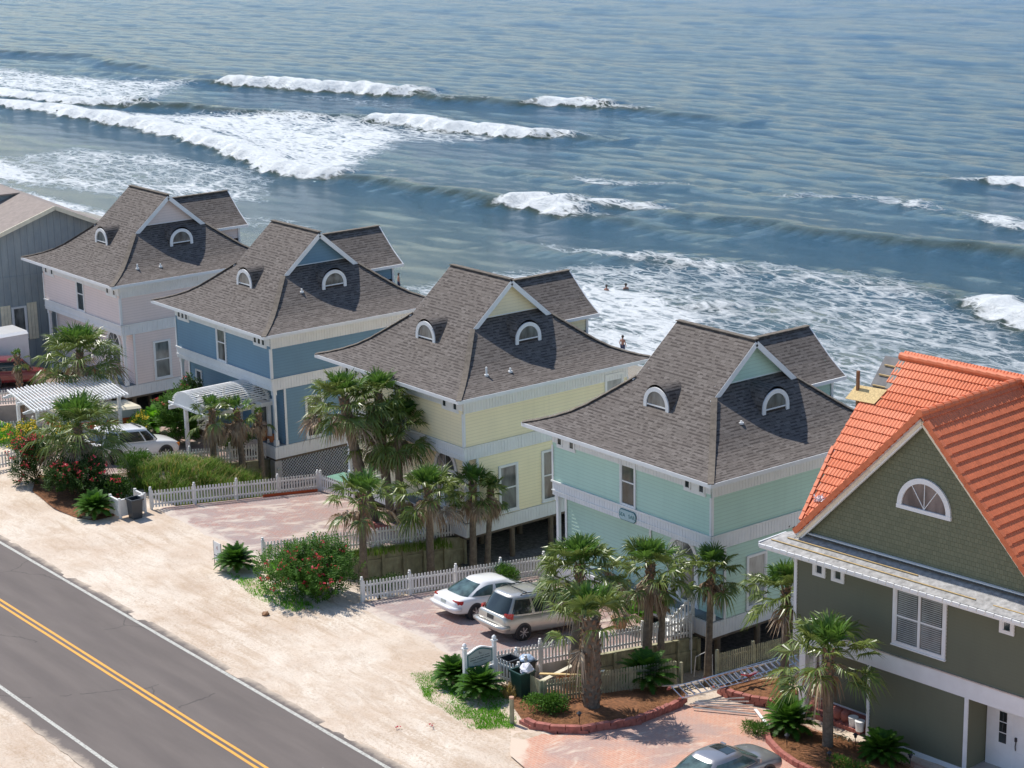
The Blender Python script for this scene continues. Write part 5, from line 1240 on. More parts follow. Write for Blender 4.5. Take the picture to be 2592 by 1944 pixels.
sed_st = [(-2.50, .40, .72, .60, .0), (-2.46, .30, .82, .80, .01), (-2.25, .25, .92, .89, .02), (-1.75, .22, .97, .925, .02), (-.6, .20, .96, .93, .01), (.6, .20, .95, .93, .01), (1.35, .20, .93, .92, .03), (1.9, .22, .86, .885, .05), (2.3, .26, .76, .81, .05), (2.48, .34, .64, .66, .03)]
def sx_(o):
    plate(o, -2.485, .70)
    b = MB(); b.tube([(-.88, -2.2, .52), (-.80, -2.49, .52), (-.45, -2.545, .52), (.45, -2.545, .52), (.80, -2.49, .52), (.88, -2.2, .52)], .085, 10); b.build('rear_bumper', M['white_car'], o, smooth=True)
car('parked_sedan', 'white four-door sedan parked nose-in beside the silver van', 'car', (-65.05, 49.2, S(49.2)+.03), 0, M['white_car'], sed_st, (.92, 1.42, -2.0, -1.0, 1.72, .5, .87, .61), (-1.45, 1.42), .33, tail=(.52, .88, -2.40, .64, .86), windows=((-41, -4), (-1, 36)), warc=.55, glass='carglass_green', extras=sx_)
def vx_(o):
    b = MB(); b.box(-.2, .2, -2.53, -2.47, .80, .97); b.build('licence_plate', M['plastic_dark'], o)
    b = MB(); b.tube([(-.95, -2.25, .60), (-.90, -2.56, .60), (-.5, -2.63, .60), (.5, -2.63, .60), (.90, -2.56, .60), (.95, -2.25, .60)], .10, 10); b.build('rear_bumper', M['silver_car'], o, smooth=True)
    for k in range(6):
        b = MB(); xx = -.45+.18*k; b.beam((xx, -1.5, 1.855-.03*abs(xx)), (xx, .1, 1.855-.03*abs(xx)), .02, .012); b.build('roof_rib', M['silver_car'], o)
car('parked_minivan', 'champagne silver minivan with roof rails parked behind the thick palm', 'car', (-62.05, 49.35, S(49.35)+.03), 0, M['silver_car'],
    [(-2.52, .42, .98, .72, .0), (-2.47, .32, 1.08, .90, .01), (-2.2, .26, 1.10, .975, .01), (-1.2, .22, 1.10, .99, .01), (.6, .22, 1.06, .99, .01), (1.4, .22, 1.02, .97, .04), (2.0, .24, .92, .93, .06), (2.4, .30, .78, .84, .05), (2.58, .38, .62, .66, .02)],
    (1.04, 1.78, -2.44, -2.02, 1.75, .5, .95, .76), (-1.52, 1.50), .34, tail=(.70, .93, -2.36, .90, 1.16), windows=((-43, -8), (-5, 15), (18, 35)), roofrails=True, extras=vx_)
def wx_(o):
    for sx in (-1, 1):
        b = MB(); b.box(sx*.80-.06, sx*.80+.03, 2.15, 2.36, .70, .88); b.build('turn_signal', M['amber'], o)
    b = MB(); b.box(-.5, .5, .1, .2, 1.80, 1.83); b.build('roof_crossbar', M['plastic_dark'], o)
car('parked_suv', 'white sport utility vehicle parked behind the picket fence and dune grass', 'car', (-94.55, 48.1, S(48.1)+.03), 0, M['white_car'],
    [(-2.48, .5, 1.0, .78, 0), (-2.42, .36, 1.10, .90, .01), (-2.0, .32, 1.12, .95, .01), (.6, .30, 1.10, .95, .01), (1.1, .30, 1.10, .94, .05), (1.9, .32, 1.04, .91, .06), (2.3, .38, .94, .86, .04), (2.46, .46, .80, .74, .02)],
    (1.06, 1.72, -2.4, -2.05, 1.25, .55, .90, .74), (-1.4, 1.5), .38, windows=((-43, -10), (-7, 12), (15, 42)), extras=wx_)
car('parked_suv', 'dark red sport utility vehicle at the left edge in front of the white box trailer', 'car', (-114.0, 50.2, S(50.2)+.03), 0, M['red_car'],
    [(-2.45, .5, 1.0, .78, 0), (-2.40, .36, 1.08, .90, .01), (-2.0, .32, 1.10, .95, .01), (.6, .30, 1.08, .95, .01), (1.1, .30, 1.06, .94, .05), (1.9, .32, 1.0, .91, .06), (2.3, .38, .92, .86, .04), (2.44, .46, .78, .74, .02)],
    (1.02, 1.70, -2.35, -2.0, 1.35, .6, .90, .74), (-1.4, 1.5), .38, windows=((-43, -10), (-7, 12), (15, 42)))
car('parked_coupe', 'grey two-door car with a sunroof at the bottom edge on the salmon pavers', 'car', (-45.75, 44.15, S(44.15)+.03), R(2), M['grey_car'],
    [(-2.28, .40, .74, .60, 0), (-2.22, .28, .84, .78, .01), (-1.9, .24, .92, .86, .02), (-1.2, .20, .93, .885, .02), (.6, .18, .90, .89, .01), (1.2, .18, .88, .885, .05), (1.8, .20, .82, .86, .07), (2.15, .26, .72, .78, .05), (2.32, .34, .58, .62, .02)],
    (.88, 1.30, -1.80, -.95, 1.30, .42, .82, .60), (-1.35, 1.35), .32, tilt=-.02, windows=((-30, 34),), glass='carglass_green', sunroof=True, tail=(.45, .78, -2.2, .66, .82))
# trailers
o = empty('cargo_trailer', (-99.2, 48.3, S(48.3)), 0, 'low cargo trailer with cream roof and orange stripe beside the yellow-flowered bush', 'trailer'); o.rotation_euler = (-.08, 0, 0)
b = MB(); b.box(-1.0, 1.0, -2.3, 2.3, .45, 1.75); b.build('body', M['sign_grey'], o)
b = MB(); b.box(-1.015, 1.015, -2.315, 2.315, .93, 1.32); b.build('stripe', M['orange_stripe'], o)
b = MB(); b.prism([(-1.02, -2.32, 1.752), (1.02, -2.32, 1.752), (.85, -2.32, 1.86), (-.85, -2.32, 1.86)], (0, 4.64, 0)); b.build('roof', M['cream_paint'], o)
for sx in (-1, 1): spoke_wheel(o, sx*1.06, -.2, .3, sx)
b = MB(); b.box(-.06, .06, -3.3, -2.3, .42, .52); b.build('tow_bar', M['darkmetal'], o)
txt('AL', Vector((1.02, -1.2, 1.40)), .30, Vector((0, 1, 0)), Vector((1, 0, 0)), M['ink'], o)
o = empty('box_trailer', (-116.4, 49.3, S(49.3)-.0), 0, 'tall white box trailer behind the red vehicle at the left edge', 'trailer')
b = MB(); b.box(-1.2, 1.2, -3.2, 2.9, .55, 2.62); b.build('body', M['white'], o)
b = MB(); b.prism([(-1.23, -3.22, 2.622), (1.23, -3.22, 2.622), (1.0, -3.22, 2.78), (-1.0, -3.22, 2.78)], (0, 6.14, 0)); b.build('roof', M['white_car'], o)
for sx in (-1, 1): spoke_wheel(o, sx*1.24, -.2, .36, sx)
b = MB(); b.box(1.2, 1.24, -3.0, 2.8, .62, .72); b.build('side_rail', M['metal'], o)

# ------------------------------------------------------------------ small things
def bin_(loc, s, h, mat, label, name='trash_can', bag=False, lid=False, wheels=True):
    o = empty(name, loc, 0, label, 'trash can'); b = MB(); a, t = s*.42, s*.52
    q = [(-a, -a, 0), (a, -a, 0), (a, a, 0), (-a, a, 0), (-t, -t, h), (t, -t, h), (t, t, h), (-t, t, h)]
    b.add(q, [(0, 3, 2, 1), (0, 1, 5, 4), (1, 2, 6, 5), (2, 3, 7, 6), (3, 0, 4, 7)]); b.build('body', M[mat], o)
    r_ = MB()
    for x0_, x1_, y0_, y1_ in ((-t-.04, t+.04, -t-.04, -t+.02), (-t-.04, t+.04, t-.02, t+.04), (-t-.04, -t+.02, -t+.02, t-.02), (t-.02, t+.04, -t+.02, t-.02)): r_.box(x0_, x1_, y0_, y1_, h-.06, h+.02)
    r_.build('rim', M[mat], o)
    if lid: l = MB(); l.box(-t-.05, t+.05, -t-.05, t+.05, h+.021, h+.07); l.build('lid', M[mat], o)
    return o
bin_((-56.0, 44.55-.75, 1.0), .62, 1.05, 'bin_green', 'dark green trash can with a white bag on top, beside the round bush')
rr = random.Random(3); b = MB()
import mathutils
bm = bmesh.new(); bmesh.ops.create_icosphere(bm, subdivisions=3, radius=.25)
for v in bm.verts: v.co *= 1+.12*math.sin(v.co.x*23)*math.sin(v.co.y*19+1)+.10*math.sin(v.co.z*31+v.co.x*11); v.co.z *= .9
me_ = bpy.data.meshes.new('garbage_bag'); bm.to_mesh(me_); bm.free(); me_.materials.append(M['bag']); o = lk(bpy.data.objects.new('garbage_bag', me_)); o.location = (-55.86, 43.9, 2.12); tag(o, 'stuffed white plastic bag sitting in the dark green trash can', 'bag')
bin_((-84.45, 42.95, 1.0), .56, .95, 'bin_black', 'dark grey trash can at the road end of the long white fence')
bin_((-57.6, 44.45, 1.0), .55, .85, 'bin_black', 'dark bin hidden in the white picket corner behind the hanging sign', lid=False)
bin_((-57.2, 44.95, .9), .5, .85, 'bin_black', 'bin holding pale blue bags in the white picket corner', lid=False)
bm = bmesh.new(); bmesh.ops.create_icosphere(bm, subdivisions=3, radius=.3)
for v in bm.verts: v.co *= 1+.12*math.sin(v.co.x*21)*math.sin(v.co.y*17+1); v.co.z *= .5
me_ = bpy.data.meshes.new('garbage_bag'); bm.to_mesh(me_); bm.free(); me_.materials.append(plain('pale_blue_bag', (.36, .45, .58), .35)); o = lk(bpy.data.objects.new('garbage_bag', me_)); o.location = (-57.2, 44.95, 1.82); tag(o, 'pale blue garbage bag on the bin inside the white picket corner', 'bag')
o = empty('dumpster', (-84.4, 54.7, -.6), 0, 'low green-lidded utility bin by the lattice of the blue house', 'utility bin'); b = MB(); b.box(-.7, .7, -.5, .5, 0, 1.05); b.build('body', M['bin_green'], o); b = MB(); b.box(-.75, .75, -.55, .55, 1.052, 1.12); b.build('lid', plain('faded_green_lid', (.13, .27, .20), .5, .15), o)
b = MB(); b.box(-.04, .04, -1.6, 1.6, 0, .16); o = b.build('edging_board', M['orange_stripe']); o.location = (-84.93, 51.85, S(51.85)); o.rotation_euler = (-.12, 0, 0); tag(o, 'orange edging board at the foot of the long white fence', 'board')
# electric meter box by the lattice
o = empty('utility_box', (-91.2, 54.85, -1.6), 0, 'grey electric utility box beside the white lattice', 'utility box'); b = MB(); b.box(-.2, .25, -.2, .25, 0, 1.45); b.build('cabinet', M['metal'], o); b = MB(); b.tube([(.25, .02, 1.0), (.33, .02, 1.0)], .09, 12); b.build('meter', M['sign_grey'], o)
# hanging sign
o = empty('hanging_sign', (-57.6, 42.35, 1.0), 0, 'white two-post hanging sign with grey board beside the bin corner', 'sign')
rv = Vector((.05, 1.35, 0)); 
for k, (p, hh) in enumerate((((0, 0, 0), 1.9), ((.05, 1.35, 0), 1.9))):
    b = MB(); b.box(p[0]-.065, p[0]+.065, p[1]-.065, p[1]+.065, -.1, hh-.12); b.box(p[0]-.10, p[0]+.10, p[1]-.10, p[1]+.10, hh-.12, hh-.07); b.lathe((p[0], p[1], hh-.07), [(.04, 0), (.085, .06), (.085, .11), (.04, .17), (0, .18)], 12); b.build('post', M['white'], o)
FSn = ((.0, .0, 0), rv.normalized(), (1, -.037, 0))
b = MB(); tp = [(.10+1.15*k/14, 1.50+.17*math.sin(math.pi*k/14)**1.5) for k in range(15)]; bt = [(.10+1.15*k/14, 1.02-.10*math.sin(math.pi*k/14)**1.5) for k in range(15)]
b.prism([wpt(FSn, u, -.02, z) for u, z in bt]+[wpt(FSn, u, -.02, z) for u, z in tp[::-1]], Vector((.04, 0, 0))); so_ = b.build('sign_board', M['teal_ink'], o)
b = MB(); sh = lambda P_, c_: [(.675+(u-.675)*.92, 1.29+(z-1.29)*.86) for u, z in P_]
b.prism([wpt(FSn, u, .022, z) for u, z in sh(bt, 0)]+[wpt(FSn, u, .022, z) for u, z in sh(tp, 0)[::-1]], Vector((.008, 0, 0))); b.build('sign_face', M['sign_grey'], so_)
b = MB()
for (u0_, u1_, z_, t_) in ((.24, .40, 1.34, .02), (.44, .62, 1.34, .02), (.66, .86, 1.345, .02), (.9, 1.1, 1.345, .018), (.22, .5, 1.245, .028), (.54, .84, 1.25, .028), (.87, 1.13, 1.25, .03), (.36, .6, 1.14, .018), (.63, .95, 1.145, .018), (.63, .655, 1.49, .10), (.70, .73, 1.46, .07)):
    b.fbox(FSn, u0_, u1_, .031, .036, z_-t_/2, z_+t_/2)
b.build('lettering', M['ink'], so_)
b = MB(); b.beam(wpt(FSn, .08, 0, 1.60-.1), wpt(FSn, .35, 0, 1.61), .07, .05)
pr_ = [wpt(FSn, u, .0, z+.04) for u, z in tp]
b = MB()
for a_, c_ in zip(pr_, pr_[1:]): b.beam(a_, c_, .09, .05)
b.build('top_rail', M['white'], o)
b = MB(); b.fbox(FSn, .07, 1.28, -.025, .025, .66, .86); b.build('lower_board', M['white'], o)
# small yard sign
o = empty('yard_sign', (-76.2, 42.45, 1.0), 0, 'small white yard sign with dark line in front of the sago palm', 'sign'); FY = ((0, 0, 0), (1, 0, 0), (0, -1, 0))
b = MB(); b.fbox(FY, 0, .62, -.01, .01, .25, 1.12); b.build('board', M['white'], o)
b = MB(); b.fbox(FY, .0, .62, .012, .015, .47, .51); b.build('line', M['ink'], o)
b = MB(); b.beam(wpt(FY, .22, .014, .80), wpt(FY, .32, .014, .95), .006, .03); b.beam(wpt(FY, .32, .014, .95), wpt(FY, .36, .014, .78), .006, .03); b.build('emblem', plain('faded_red', (.45, .25, .22), .6), o)
b = MB(); b.box(-.02, .01, -.01, .01, -.1, 1.14); b.box(.61, .64, -.01, .01, -.1, 1.14); b.build('frame', M['darkmetal'], o)
# stub post
o = empty('marker_post', (-54.35, 42.0, 1.0), 0, 'short wooden marker post with rusty cap on the grass edge', 'post'); b = MB(); b.tube([(0, 0, -.1), (0, 0, .98)], .085, 12); b.build('shaft', M['wood_grey'], o); b = MB(); b.tube([(0, 0, .98), (0, 0, 1.05)], .09, 12); b.build('cap', plain('rusty_cap', (.52, .30, .2), .7), o)
b = MB(); b.box(-.05, .05, -.05, .05, -.2, 1.15); o = b.build('timber_stake', M['wood_grey']); o.location = (-53.95, 49.9, .2); tag(o, 'small wooden stake at the right end of the brown picket fence', 'post')
# block walls
def blockwall(pts, label, courses=2, bw=.3, bh=.13, bd=.2, zf=S, mat='brickblock', top=0.0):
    o = empty('block_edging', (pts[0][0], pts[0][1], zf(pts[0][1])), 0, label, 'garden edging', 'red block edgings'); z0 = o.location.z
    P = [Vector((x, y, 0)) for x, y in pts]; L = [0]
    for a, c in zip(P, P[1:]): L.append(L[-1]+(c-a).length)
    def at(s):
        for i in range(len(P)-1):
            if s <= L[i+1] or i == len(P)-2:
                t = (s-L[i])/(L[i+1]-L[i]); return P[i].lerp(P[i+1], t), (P[i+1]-P[i]).normalized()
    r_ = random.Random(int(L[-1]*10))
    for k in range(courses):
        b = MB(); s = bw*.5*(k % 2)
        while s+bw < L[-1]:
            p, d = at(s+bw/2); n_ = Vector((-d.y, d.x, 0)); z = zf(p.y)-z0+k*bh; j = r_.uniform(-.01, .01); hb = (bw-.02)/2
            c8 = [p-P[0]+d*u*hb+n_*(v*bd/2+j)+Vector((0, 0, z+w_)) for u, v, w_ in ((-1,-1,-.05),(1,-1,-.05),(1,1,-.05),(-1,1,-.05),(-1,-1,bh-.01),(1,-1,bh-.01),(1,1,bh-.01),(-1,1,bh-.01))]
            b.add(c8, [(0,3,2,1),(4,5,6,7),(0,1,5,4),(1,2,6,5),(2,3,7,6),(3,0,4,7)]); s += bw
        b.build('block_course', M[mat], o)
    return o
blockwall([(-54.2, 42.3), (-53.5, 42.3), (-52.75, 42.7), (-52.05, 43.4), (-51.75, 44.4), (-51.65, 45.5), (-51.9, 46.6), (-52.15, 47.6), (-52.45, 48.8)], 'red block edging curving in front of the thick palm', 2, .55, .15, .2)
blockwall([(-48.95, 50.1), (-48.7, 49.2), (-47.95, 48.6), (-46.9, 48.1), (-45.9, 47.85), (-43.5, 47.8), (-41, 48.2)], 'red block edging around the straw island by the grey car', 2, .26, .12, .18)
blockwall([(-52.9, 50.9), (-52.2, 50.85), (-51.5, 51.1), (-50.9, 51.5), (-50.55, 52.05)], 'rough red block edging at the olive house corner', 2, .34, .15, .22)
blockwall([(-50.3, 52.2), (-46.9, 52.45)], 'red brick step along the recessed wall of the olive house', 1, .3, .16, .25)
blockwall([(-80.3, 53.2), (-79.2, 52.3), (-77.9, 52.1), (-76.8, 52.7)], 'red block edging around the palms on the yellow house driveway', 2, .3, .14, .2)
# pots
def pot(loc, r, h, mat, label):
    b = MB(); b.lathe((0, 0, 0), [(.0, 0), (r*.65, 0), (r*.95, h*.85), (r*1.08, h*.85), (r*1.08, h), (r*.9, h), (r*.85, h*.85), (0, h*.85)], 18); o = b.build('flower_pot', M[mat], smooth=False); o.location = loc; tag(o, label, 'flower pot')
pot((-60.6, 52.6, .0), .36, .55, 'tanpot', 'tan clay flower pot on the mint house driveway behind the fence')
pot((-92.55, 55.0, .62), .27, .5, 'terracotta', 'orange terracotta pot at the porch corner of the blue house'); pot((-92.0, 55.15, .62), .24, .4, 'terracotta', 'smaller orange terracotta pot behind the other one on the blue house porch')
for k, (x, y, lb) in enumerate(((-47.5, 52.5, 'left white bucket under the recessed wall of the olive house'), (-47.1, 52.42, 'right white bucket under the recessed wall of the olive house'))):
    b = MB(); b.lathe((0, 0, 0), [(0, 0), (.15, 0), (.18, .36), (.19, .36), (.19, .39), (.0, .39)], 16); o = b.build('bucket', M['white']); o.location = (x, y, .14); tag(o, lb, 'bucket', 'white buckets')
for k, (x, y, lb) in enumerate(((-48.3, 52.55, 'left dark red jar beside the white buckets'), (-47.95, 52.6, 'right dark red jar beside the white buckets'))):
    b = MB(); b.lathe((0, 0, 0), [(0, 0), (.14, 0), (.2, .18), (.19, .36), (.12, .44), (0, .45)], 16); o = b.build('jar', M['brickblock'], smooth=True); o.location = (x, y, .14); tag(o, lb, 'jar', 'dark red jars')
# path lights
for x, y, z, lb in ((-52.6, 43.7, 1.1, 'path light in the straw bed in front of the thick palm'), (-47.3, 48.85, .55, 'path light at the left end of the straw island'), (-46.2, 51.2, .25, 'path light behind the palm of the straw island'), (-43.9, 51.5, .2, 'path light at the foot of the olive wall, rightmost'), (-45.4, 49.0, .5, 'path light at the front of the straw island')):
    o = empty('path_light', (x, y, z), 0, lb, 'path light', 'small dark path lights'); b = MB(); b.tube([(0, 0, -.15), (0, 0, .32)], .014, 6); b.build('stake', M['darkmetal'], o); b = MB(); b.lathe((0, 0, .3), [(.05, 0), (.06, .1), (.10, .11), (.02, .19), (0, .19)], 12); b.build('lamp_head', M['darkmetal'], o)
# ladder and building debris
def ladder(a, d, w, rungs, label, up=Vector((0, 0, 1)), mat='aluminium'):
    a, d = Vector(a), Vector(d); o = empty('ladder', a, 0, label, 'ladder'); v = d-a; s_ = v.normalized().cross(up).normalized()*w/2
    for sg in (-1, 1):
        b = MB(); b.beam(s_*sg, v+s_*sg, .03, .085, up=up); b.build('side_rail', M[mat], o)
    for k in range(rungs): 
        p = v*((k+.5)/rungs); b = MB(); b.beam(p-s_, p+s_, .035, .035); b.build('rung', M[mat], o)
    for sg in (-1, 1):
        b = MB(); p = s_*sg; b.beam(p-v.normalized()*.06, p+v.normalized()*.08, .06, .13, up=up); b.build('foot', M['brickblock'], o)
    return o
ladder((-52.55, 48.25, .98), (-53.1, 55.6, .12), .62, 21, 'long aluminium ladder lying beside the brown picket fence', up=Vector((.45, 0, 1)).normalized())
ladder((-53.5, 50.9, .35), (-53.9, 55.9, -.15), .5, 14, 'shorter ladder lying behind the long one against the tan picket fence', up=Vector((.5, 0, 1)).normalized())
b = MB(); 
for p_, q_ in (((-.25, -.25, .25), (0, .1, .05)), ((0, .1, .05), (.3, -.1, .28))): b.beam(p_, q_, .22, .05)
for p_, q_ in (((-.2, -.2, .30), (0, .08, .10)), ((.02, .08, .10), (.26, -.08, .32))): b.beam(p_, q_, .07, .06, 1)
o = b.build('folded_packaging', [M['redlens'], M['white']]); o.location = (-52.7, 52.3, .42); o.rotation_euler = (0, 0, .9); tag(o, 'crumpled red and white packaging lying on the ladder', 'packaging')
for k, (a_, c_, lb, w_) in enumerate((((-52.15, 48.7, .53), (-50.6, 50.6, .28), 'metal flashing strip on the ground, longest of the fan by the ladder', .05), ((-52.1, 48.8, .56), (-50.9, 50.75, .30), 'second metal flashing strip of the fan by the ladder', .05), ((-52.1, 48.9, .58), (-51.2, 50.8, .34), 'third metal flashing strip of the fan by the ladder', .05), ((-52.05, 49.0, .6), (-51.5, 50.85, .38), 'metal flashing strip nearest the ladder in the fan', .05),
        ((-51.8, 48.5, .56), (-50.2, 50.2, .33), 'outermost grey rail lying in front of the fan of strips', .09), ((-50.6, 50.55, .3), (-48.9, 49.6, .42), 'long white gutter piece lying alone on the salmon pavers', .11), ((-53.6, 48.6, .8), (-53.2, 50.2, .6), 'grey strip leaning behind the ladder foot', .05))):
    b = MB(); a_, c_ = Vector(a_), Vector(c_); b.beam((0, 0, .05), c_-a_+Vector((0, 0, .05)), w_, .035); o = b.build('metal_strip', M['white'] if 'white' in lb else M['metal']); o.location = a_; tag(o, lb, 'metal strip', 'building debris')
for k, (x, y, z, rz_, L_, lb) in enumerate(((-56.5, 46.2, .95, .5, 2.0, 'pale broken board lying on the pile behind the brown fence'), (-56.1, 46.9, .85, 1.1, 1.6, 'pinkish board across the pile behind the brown fence'), (-55.7, 46.5, .9, -.4, 1.4, 'short board on the right of the pile behind the brown fence'), (-56.9, 46.0, .85, 1.6, 1.9, 'weathered plank at the left of the pile behind the brown fence'))):
    b = MB(); b.box(-L_/2, L_/2, -.07, .07, 0, .03); o = b.build('scrap_board', M['tan_trim'] if k % 2 else M['osb']); o.location = (x, y, z+.1); o.rotation_euler = (.1*k, -.12, rz_); tag(o, lb, 'board', 'scrap wood pile')
bush((-56.2, 46.4, .5), .9, .8, .45, 'heap of brown palm cuttings behind the brown fence', 40, 900, (.3, .03), 'straw', name='brush_pile', cat='brush pile')
b = MB(); b.tube([(0, 0, -.6), (0, 0, 1.9)], .03, 8); b.tube([(0, 0, 1.9), (-.45, 0, 2.0)], .03, 8); o = b.build('downpipe', M['white']); o.location = (-58.2, 54.4, -1.4); tag(o, 'thin white pipe rising beside the wooden wall at the mint house corner', 'pipe')
b = MB(); b.tube([(0, 0, 0), (.1, .0, .9), (.5, .2, 1.2), (.75, .3, 1.1), (.78, .3, .2)], .02, 6); o = b.build('bent_pipe', M['white']); o.location = (-57.5, 53.9, -1.5); tag(o, 'bent thin white pipe between the wooden wall and the slender palm', 'pipe')
bm = bmesh.new(); bmesh.ops.create_icosphere(bm, subdivisions=2, radius=.16)
for v in bm.verts: v.co.z *= .6; v.co *= 1+.15*math.sin(v.co.x*40+v.co.y*23)
me_ = bpy.data.meshes.new('rock'); bm.to_mesh(me_); bm.free(); me_.materials.append(M['wood_brown']); o = lk(bpy.data.objects.new('rock', me_)); o.location = (-69.5, 40.95, 1.05); tag(o, 'lone brown rock on the sand below the big oleander', 'rock')
for k, (x, y, lb, mt) in enumerate(((-55.6, 34.6, 'crumpled white litter on the road near the bottom', 'bag'), (-56.7, 38.6, 'small orange litter on the sand near the bottom', 'redlens'), (-56.0, 39.6, 'tiny red litter on the sand by the driveway edge', 'redlens'))):
    b = MB(); r_ = random.Random(k)
    for j in range(8):
        c_ = Vector((r_.gauss(0, .05), r_.gauss(0, .05), .02+r_.random()*.03)); b.tri(c_, c_+Vector((r_.gauss(0, .06), r_.gauss(0, .06), .02)), c_+Vector((r_.gauss(0, .06), r_.gauss(0, .06), .03)))
    o = b.build('litter', M[mt]); o.location = (x, y, 1.02); tag(o, lb, 'litter')
# green tarp heap beside the island
b = MB(); r_ = random.Random(9)
for j in range(60):
    c_ = Vector((r_.gauss(0, .3), r_.gauss(0, .14), .03+abs(r_.gauss(0, .06)))); a_ = Vector((r_.gauss(0, .12), r_.gauss(0, .12), r_.gauss(0, .05))); e_ = Vector((r_.gauss(0, .12), r_.gauss(0, .12), r_.gauss(0, .05))); b.tri(c_, c_+a_, c_+e_)
o = b.build('garden_hose_heap', M['bin_green']); o.location = (-47.0, 51.35, .12); tag(o, 'heap of dark green hose beside the straw island', 'hose')

# ------------------------------------------------------------------ people
def person(loc, rz, s, label, pose, legs=True, shorts=True):
    J = pose; names = list(J); o_ = empty('person', loc, rz, label, 'person')
    E_ = [('pelvis', 'chest'), ('chest', 'neck'), ('neck', 'head'), ('head', 'crown'), ('chest', 'ls'), ('ls', 'le'), ('le', 'lw'), ('lw', 'lh'), ('chest', 'rs'), ('rs', 're'), ('re', 'rw'), ('rw', 'rh')]
    if legs: E_ += [('pelvis', 'lhip'), ('lhip', 'lk'), ('lk', 'la'), ('la', 'lt'), ('pelvis', 'rhip'), ('rhip', 'rk'), ('rk', 'ra'), ('ra', 'rt')]
    Rr = dict(pelvis=.115, chest=.125, neck=.055, head=.085, crown=.075, ls=.06, le=.038, lw=.028, lh=.03, rs=.06, re=.038, rw=.028, rh=.03, lhip=.085, lk=.055, la=.038, lt=.03, rhip=.085, rk=.055, ra=.038, rt=.03)
    me = bpy.data.meshes.new('body'); me.from_pydata([tuple(c*s for c in J[n]) for n in names], [(names.index(a), names.index(b)) for a, b in E_], []); me.materials.append(M['skin'])
    o = lk(bpy.data.objects.new('body', me), o_); md = o.modifiers.new('skin', 'SKIN'); 
    for n, d in zip(names, me.skin_vertices[0].data if me.skin_vertices else []): d.radius = (Rr[n]*s, Rr[n]*s)
    return o_, o
def build_person(loc, rz, s, label, J, legs=True):
    Rr = dict(pelvis=.115, chest=.13, neck=.05, head=.09, crown=.07, ls=.055, le=.04, lw=.028, lh=.032, rs=.055, re=.04, rw=.028, rh=.032, lhip=.09, lk=.058, la=.04, lt=.03, rhip=.09, rk=.058, ra=.04, rt=.03)
    o_ = empty('person', loc, rz, label, 'person')
    E_ = [('pelvis', 'chest'), ('chest', 'neck'), ('neck', 'head'), ('head', 'crown'), ('chest', 'ls'), ('ls', 'le'), ('le', 'lw'), ('lw', 'lh'), ('chest', 'rs'), ('rs', 're'), ('re', 'rw'), ('rw', 'rh')]
    if legs: E_ += [('pelvis', 'lhip'), ('lhip', 'lk'), ('lk', 'la'), ('la', 'lt'), ('pelvis', 'rhip'), ('rhip', 'rk'), ('rk', 'ra'), ('ra', 'rt')]
    names = [n for n in J if any(n in e for e in E_)]
    bm = bmesh.new(); ly = bm.verts.layers.skin.new(); V = {}
    for n in names:
        v = bm.verts.new(Vector(J[n])*s); v[ly].radius = (Rr[n]*s, Rr[n]*s); v[ly].use_root = (n == 'pelvis'); V[n] = v
    for a, b in E_: bm.edges.new((V[a], V[b]))
    me = bpy.data.meshes.new('body'); bm.to_mesh(me); bm.free(); me.materials.append(M['skin']); o = lk(bpy.data.objects.new('body', me), o_)
    md = o.modifiers.new('skin', 'SKIN'); md.use_smooth_shade = True; md = o.modifiers.new('sub', 'SUBSURF'); md.levels = 2; md.render_levels = 2
    hd = Vector(J['head'])*s; bm = bmesh.new(); bmesh.ops.create_uvsphere(bm, u_segments=14, v_segments=10, radius=.115*s)
    for v in bm.verts:
        v.co.z = v.co.z*1.05+.06*s
        if v.co.z < .03*s and v.co.y > 0: v.co.z = .05*s
    me = bpy.data.meshes.new('hair'); bm.to_mesh(me); bm.free(); me.materials.append(M['hair']); h = lk(bpy.data.objects.new('hair', me), o_); h.location = hd+Vector((0, -.012, .015))*s
    if legs:
        b = MB()
        for sd_, k_ in (('l', 1), ('r', -1)):
            p, q = Vector(J[sd_+'hip'])*s, Vector(J[sd_+'k'])*s; b.tube([p+Vector((0, 0, .10*s)), p, p.lerp(q, .95)], [.125*s, .125*s, .10*s], 12)
        b.build('swim_shorts', M['shorts'], o_, smooth=True)
    return o_
ST = dict(pelvis=(0, 0, .93), chest=(0, .02, 1.28), neck=(0, .01, 1.47), head=(0, .03, 1.58), crown=(0, .02, 1.70), ls=(-.17, .01, 1.40), le=(-.25, -.05, 1.12), lw=(-.24, .05, .88), lh=(-.23, .08, .80), rs=(.17, .01, 1.40), re=(.26, -.03, 1.12), rw=(.27, .08, .88), rh=(.26, .12, .80),
          lhip=(-.09, 0, .88), lk=(-.10, .10, .48), la=(-.10, .02, .08), lt=(-.10, .16, .03), rhip=(.09, 0, .88), rk=(.11, -.02, .48), ra=(.12, -.14, .10), rt=(.12, -.02, .03))
build_person((-102.75, 89.6, -2.55), R(20), .84, 'bare-chested boy in dark shorts walking in the foam behind the yellow house', ST)
build_person((-131.05, 90.9, -2.75), R(-30), .84, 'bare-chested bather at the water edge behind the blue house', ST)
SW = dict(ST)
for (x, y, sc_, lb, rz_) in ((-119.2, 102.3, .9, 'left swimmer up to the chest in foam behind the yellow house', .3), (-118.5, 103.7, .95, 'right swimmer up to the chest in foam behind the yellow house', 1.2), (-251, 120.4, 1.0, 'lone distant swimmer beside the long breaking wave on the left', .5)):
    build_person((x, y, -2.5-1.27*sc_), rz_, sc_, lb, SW, legs=False)

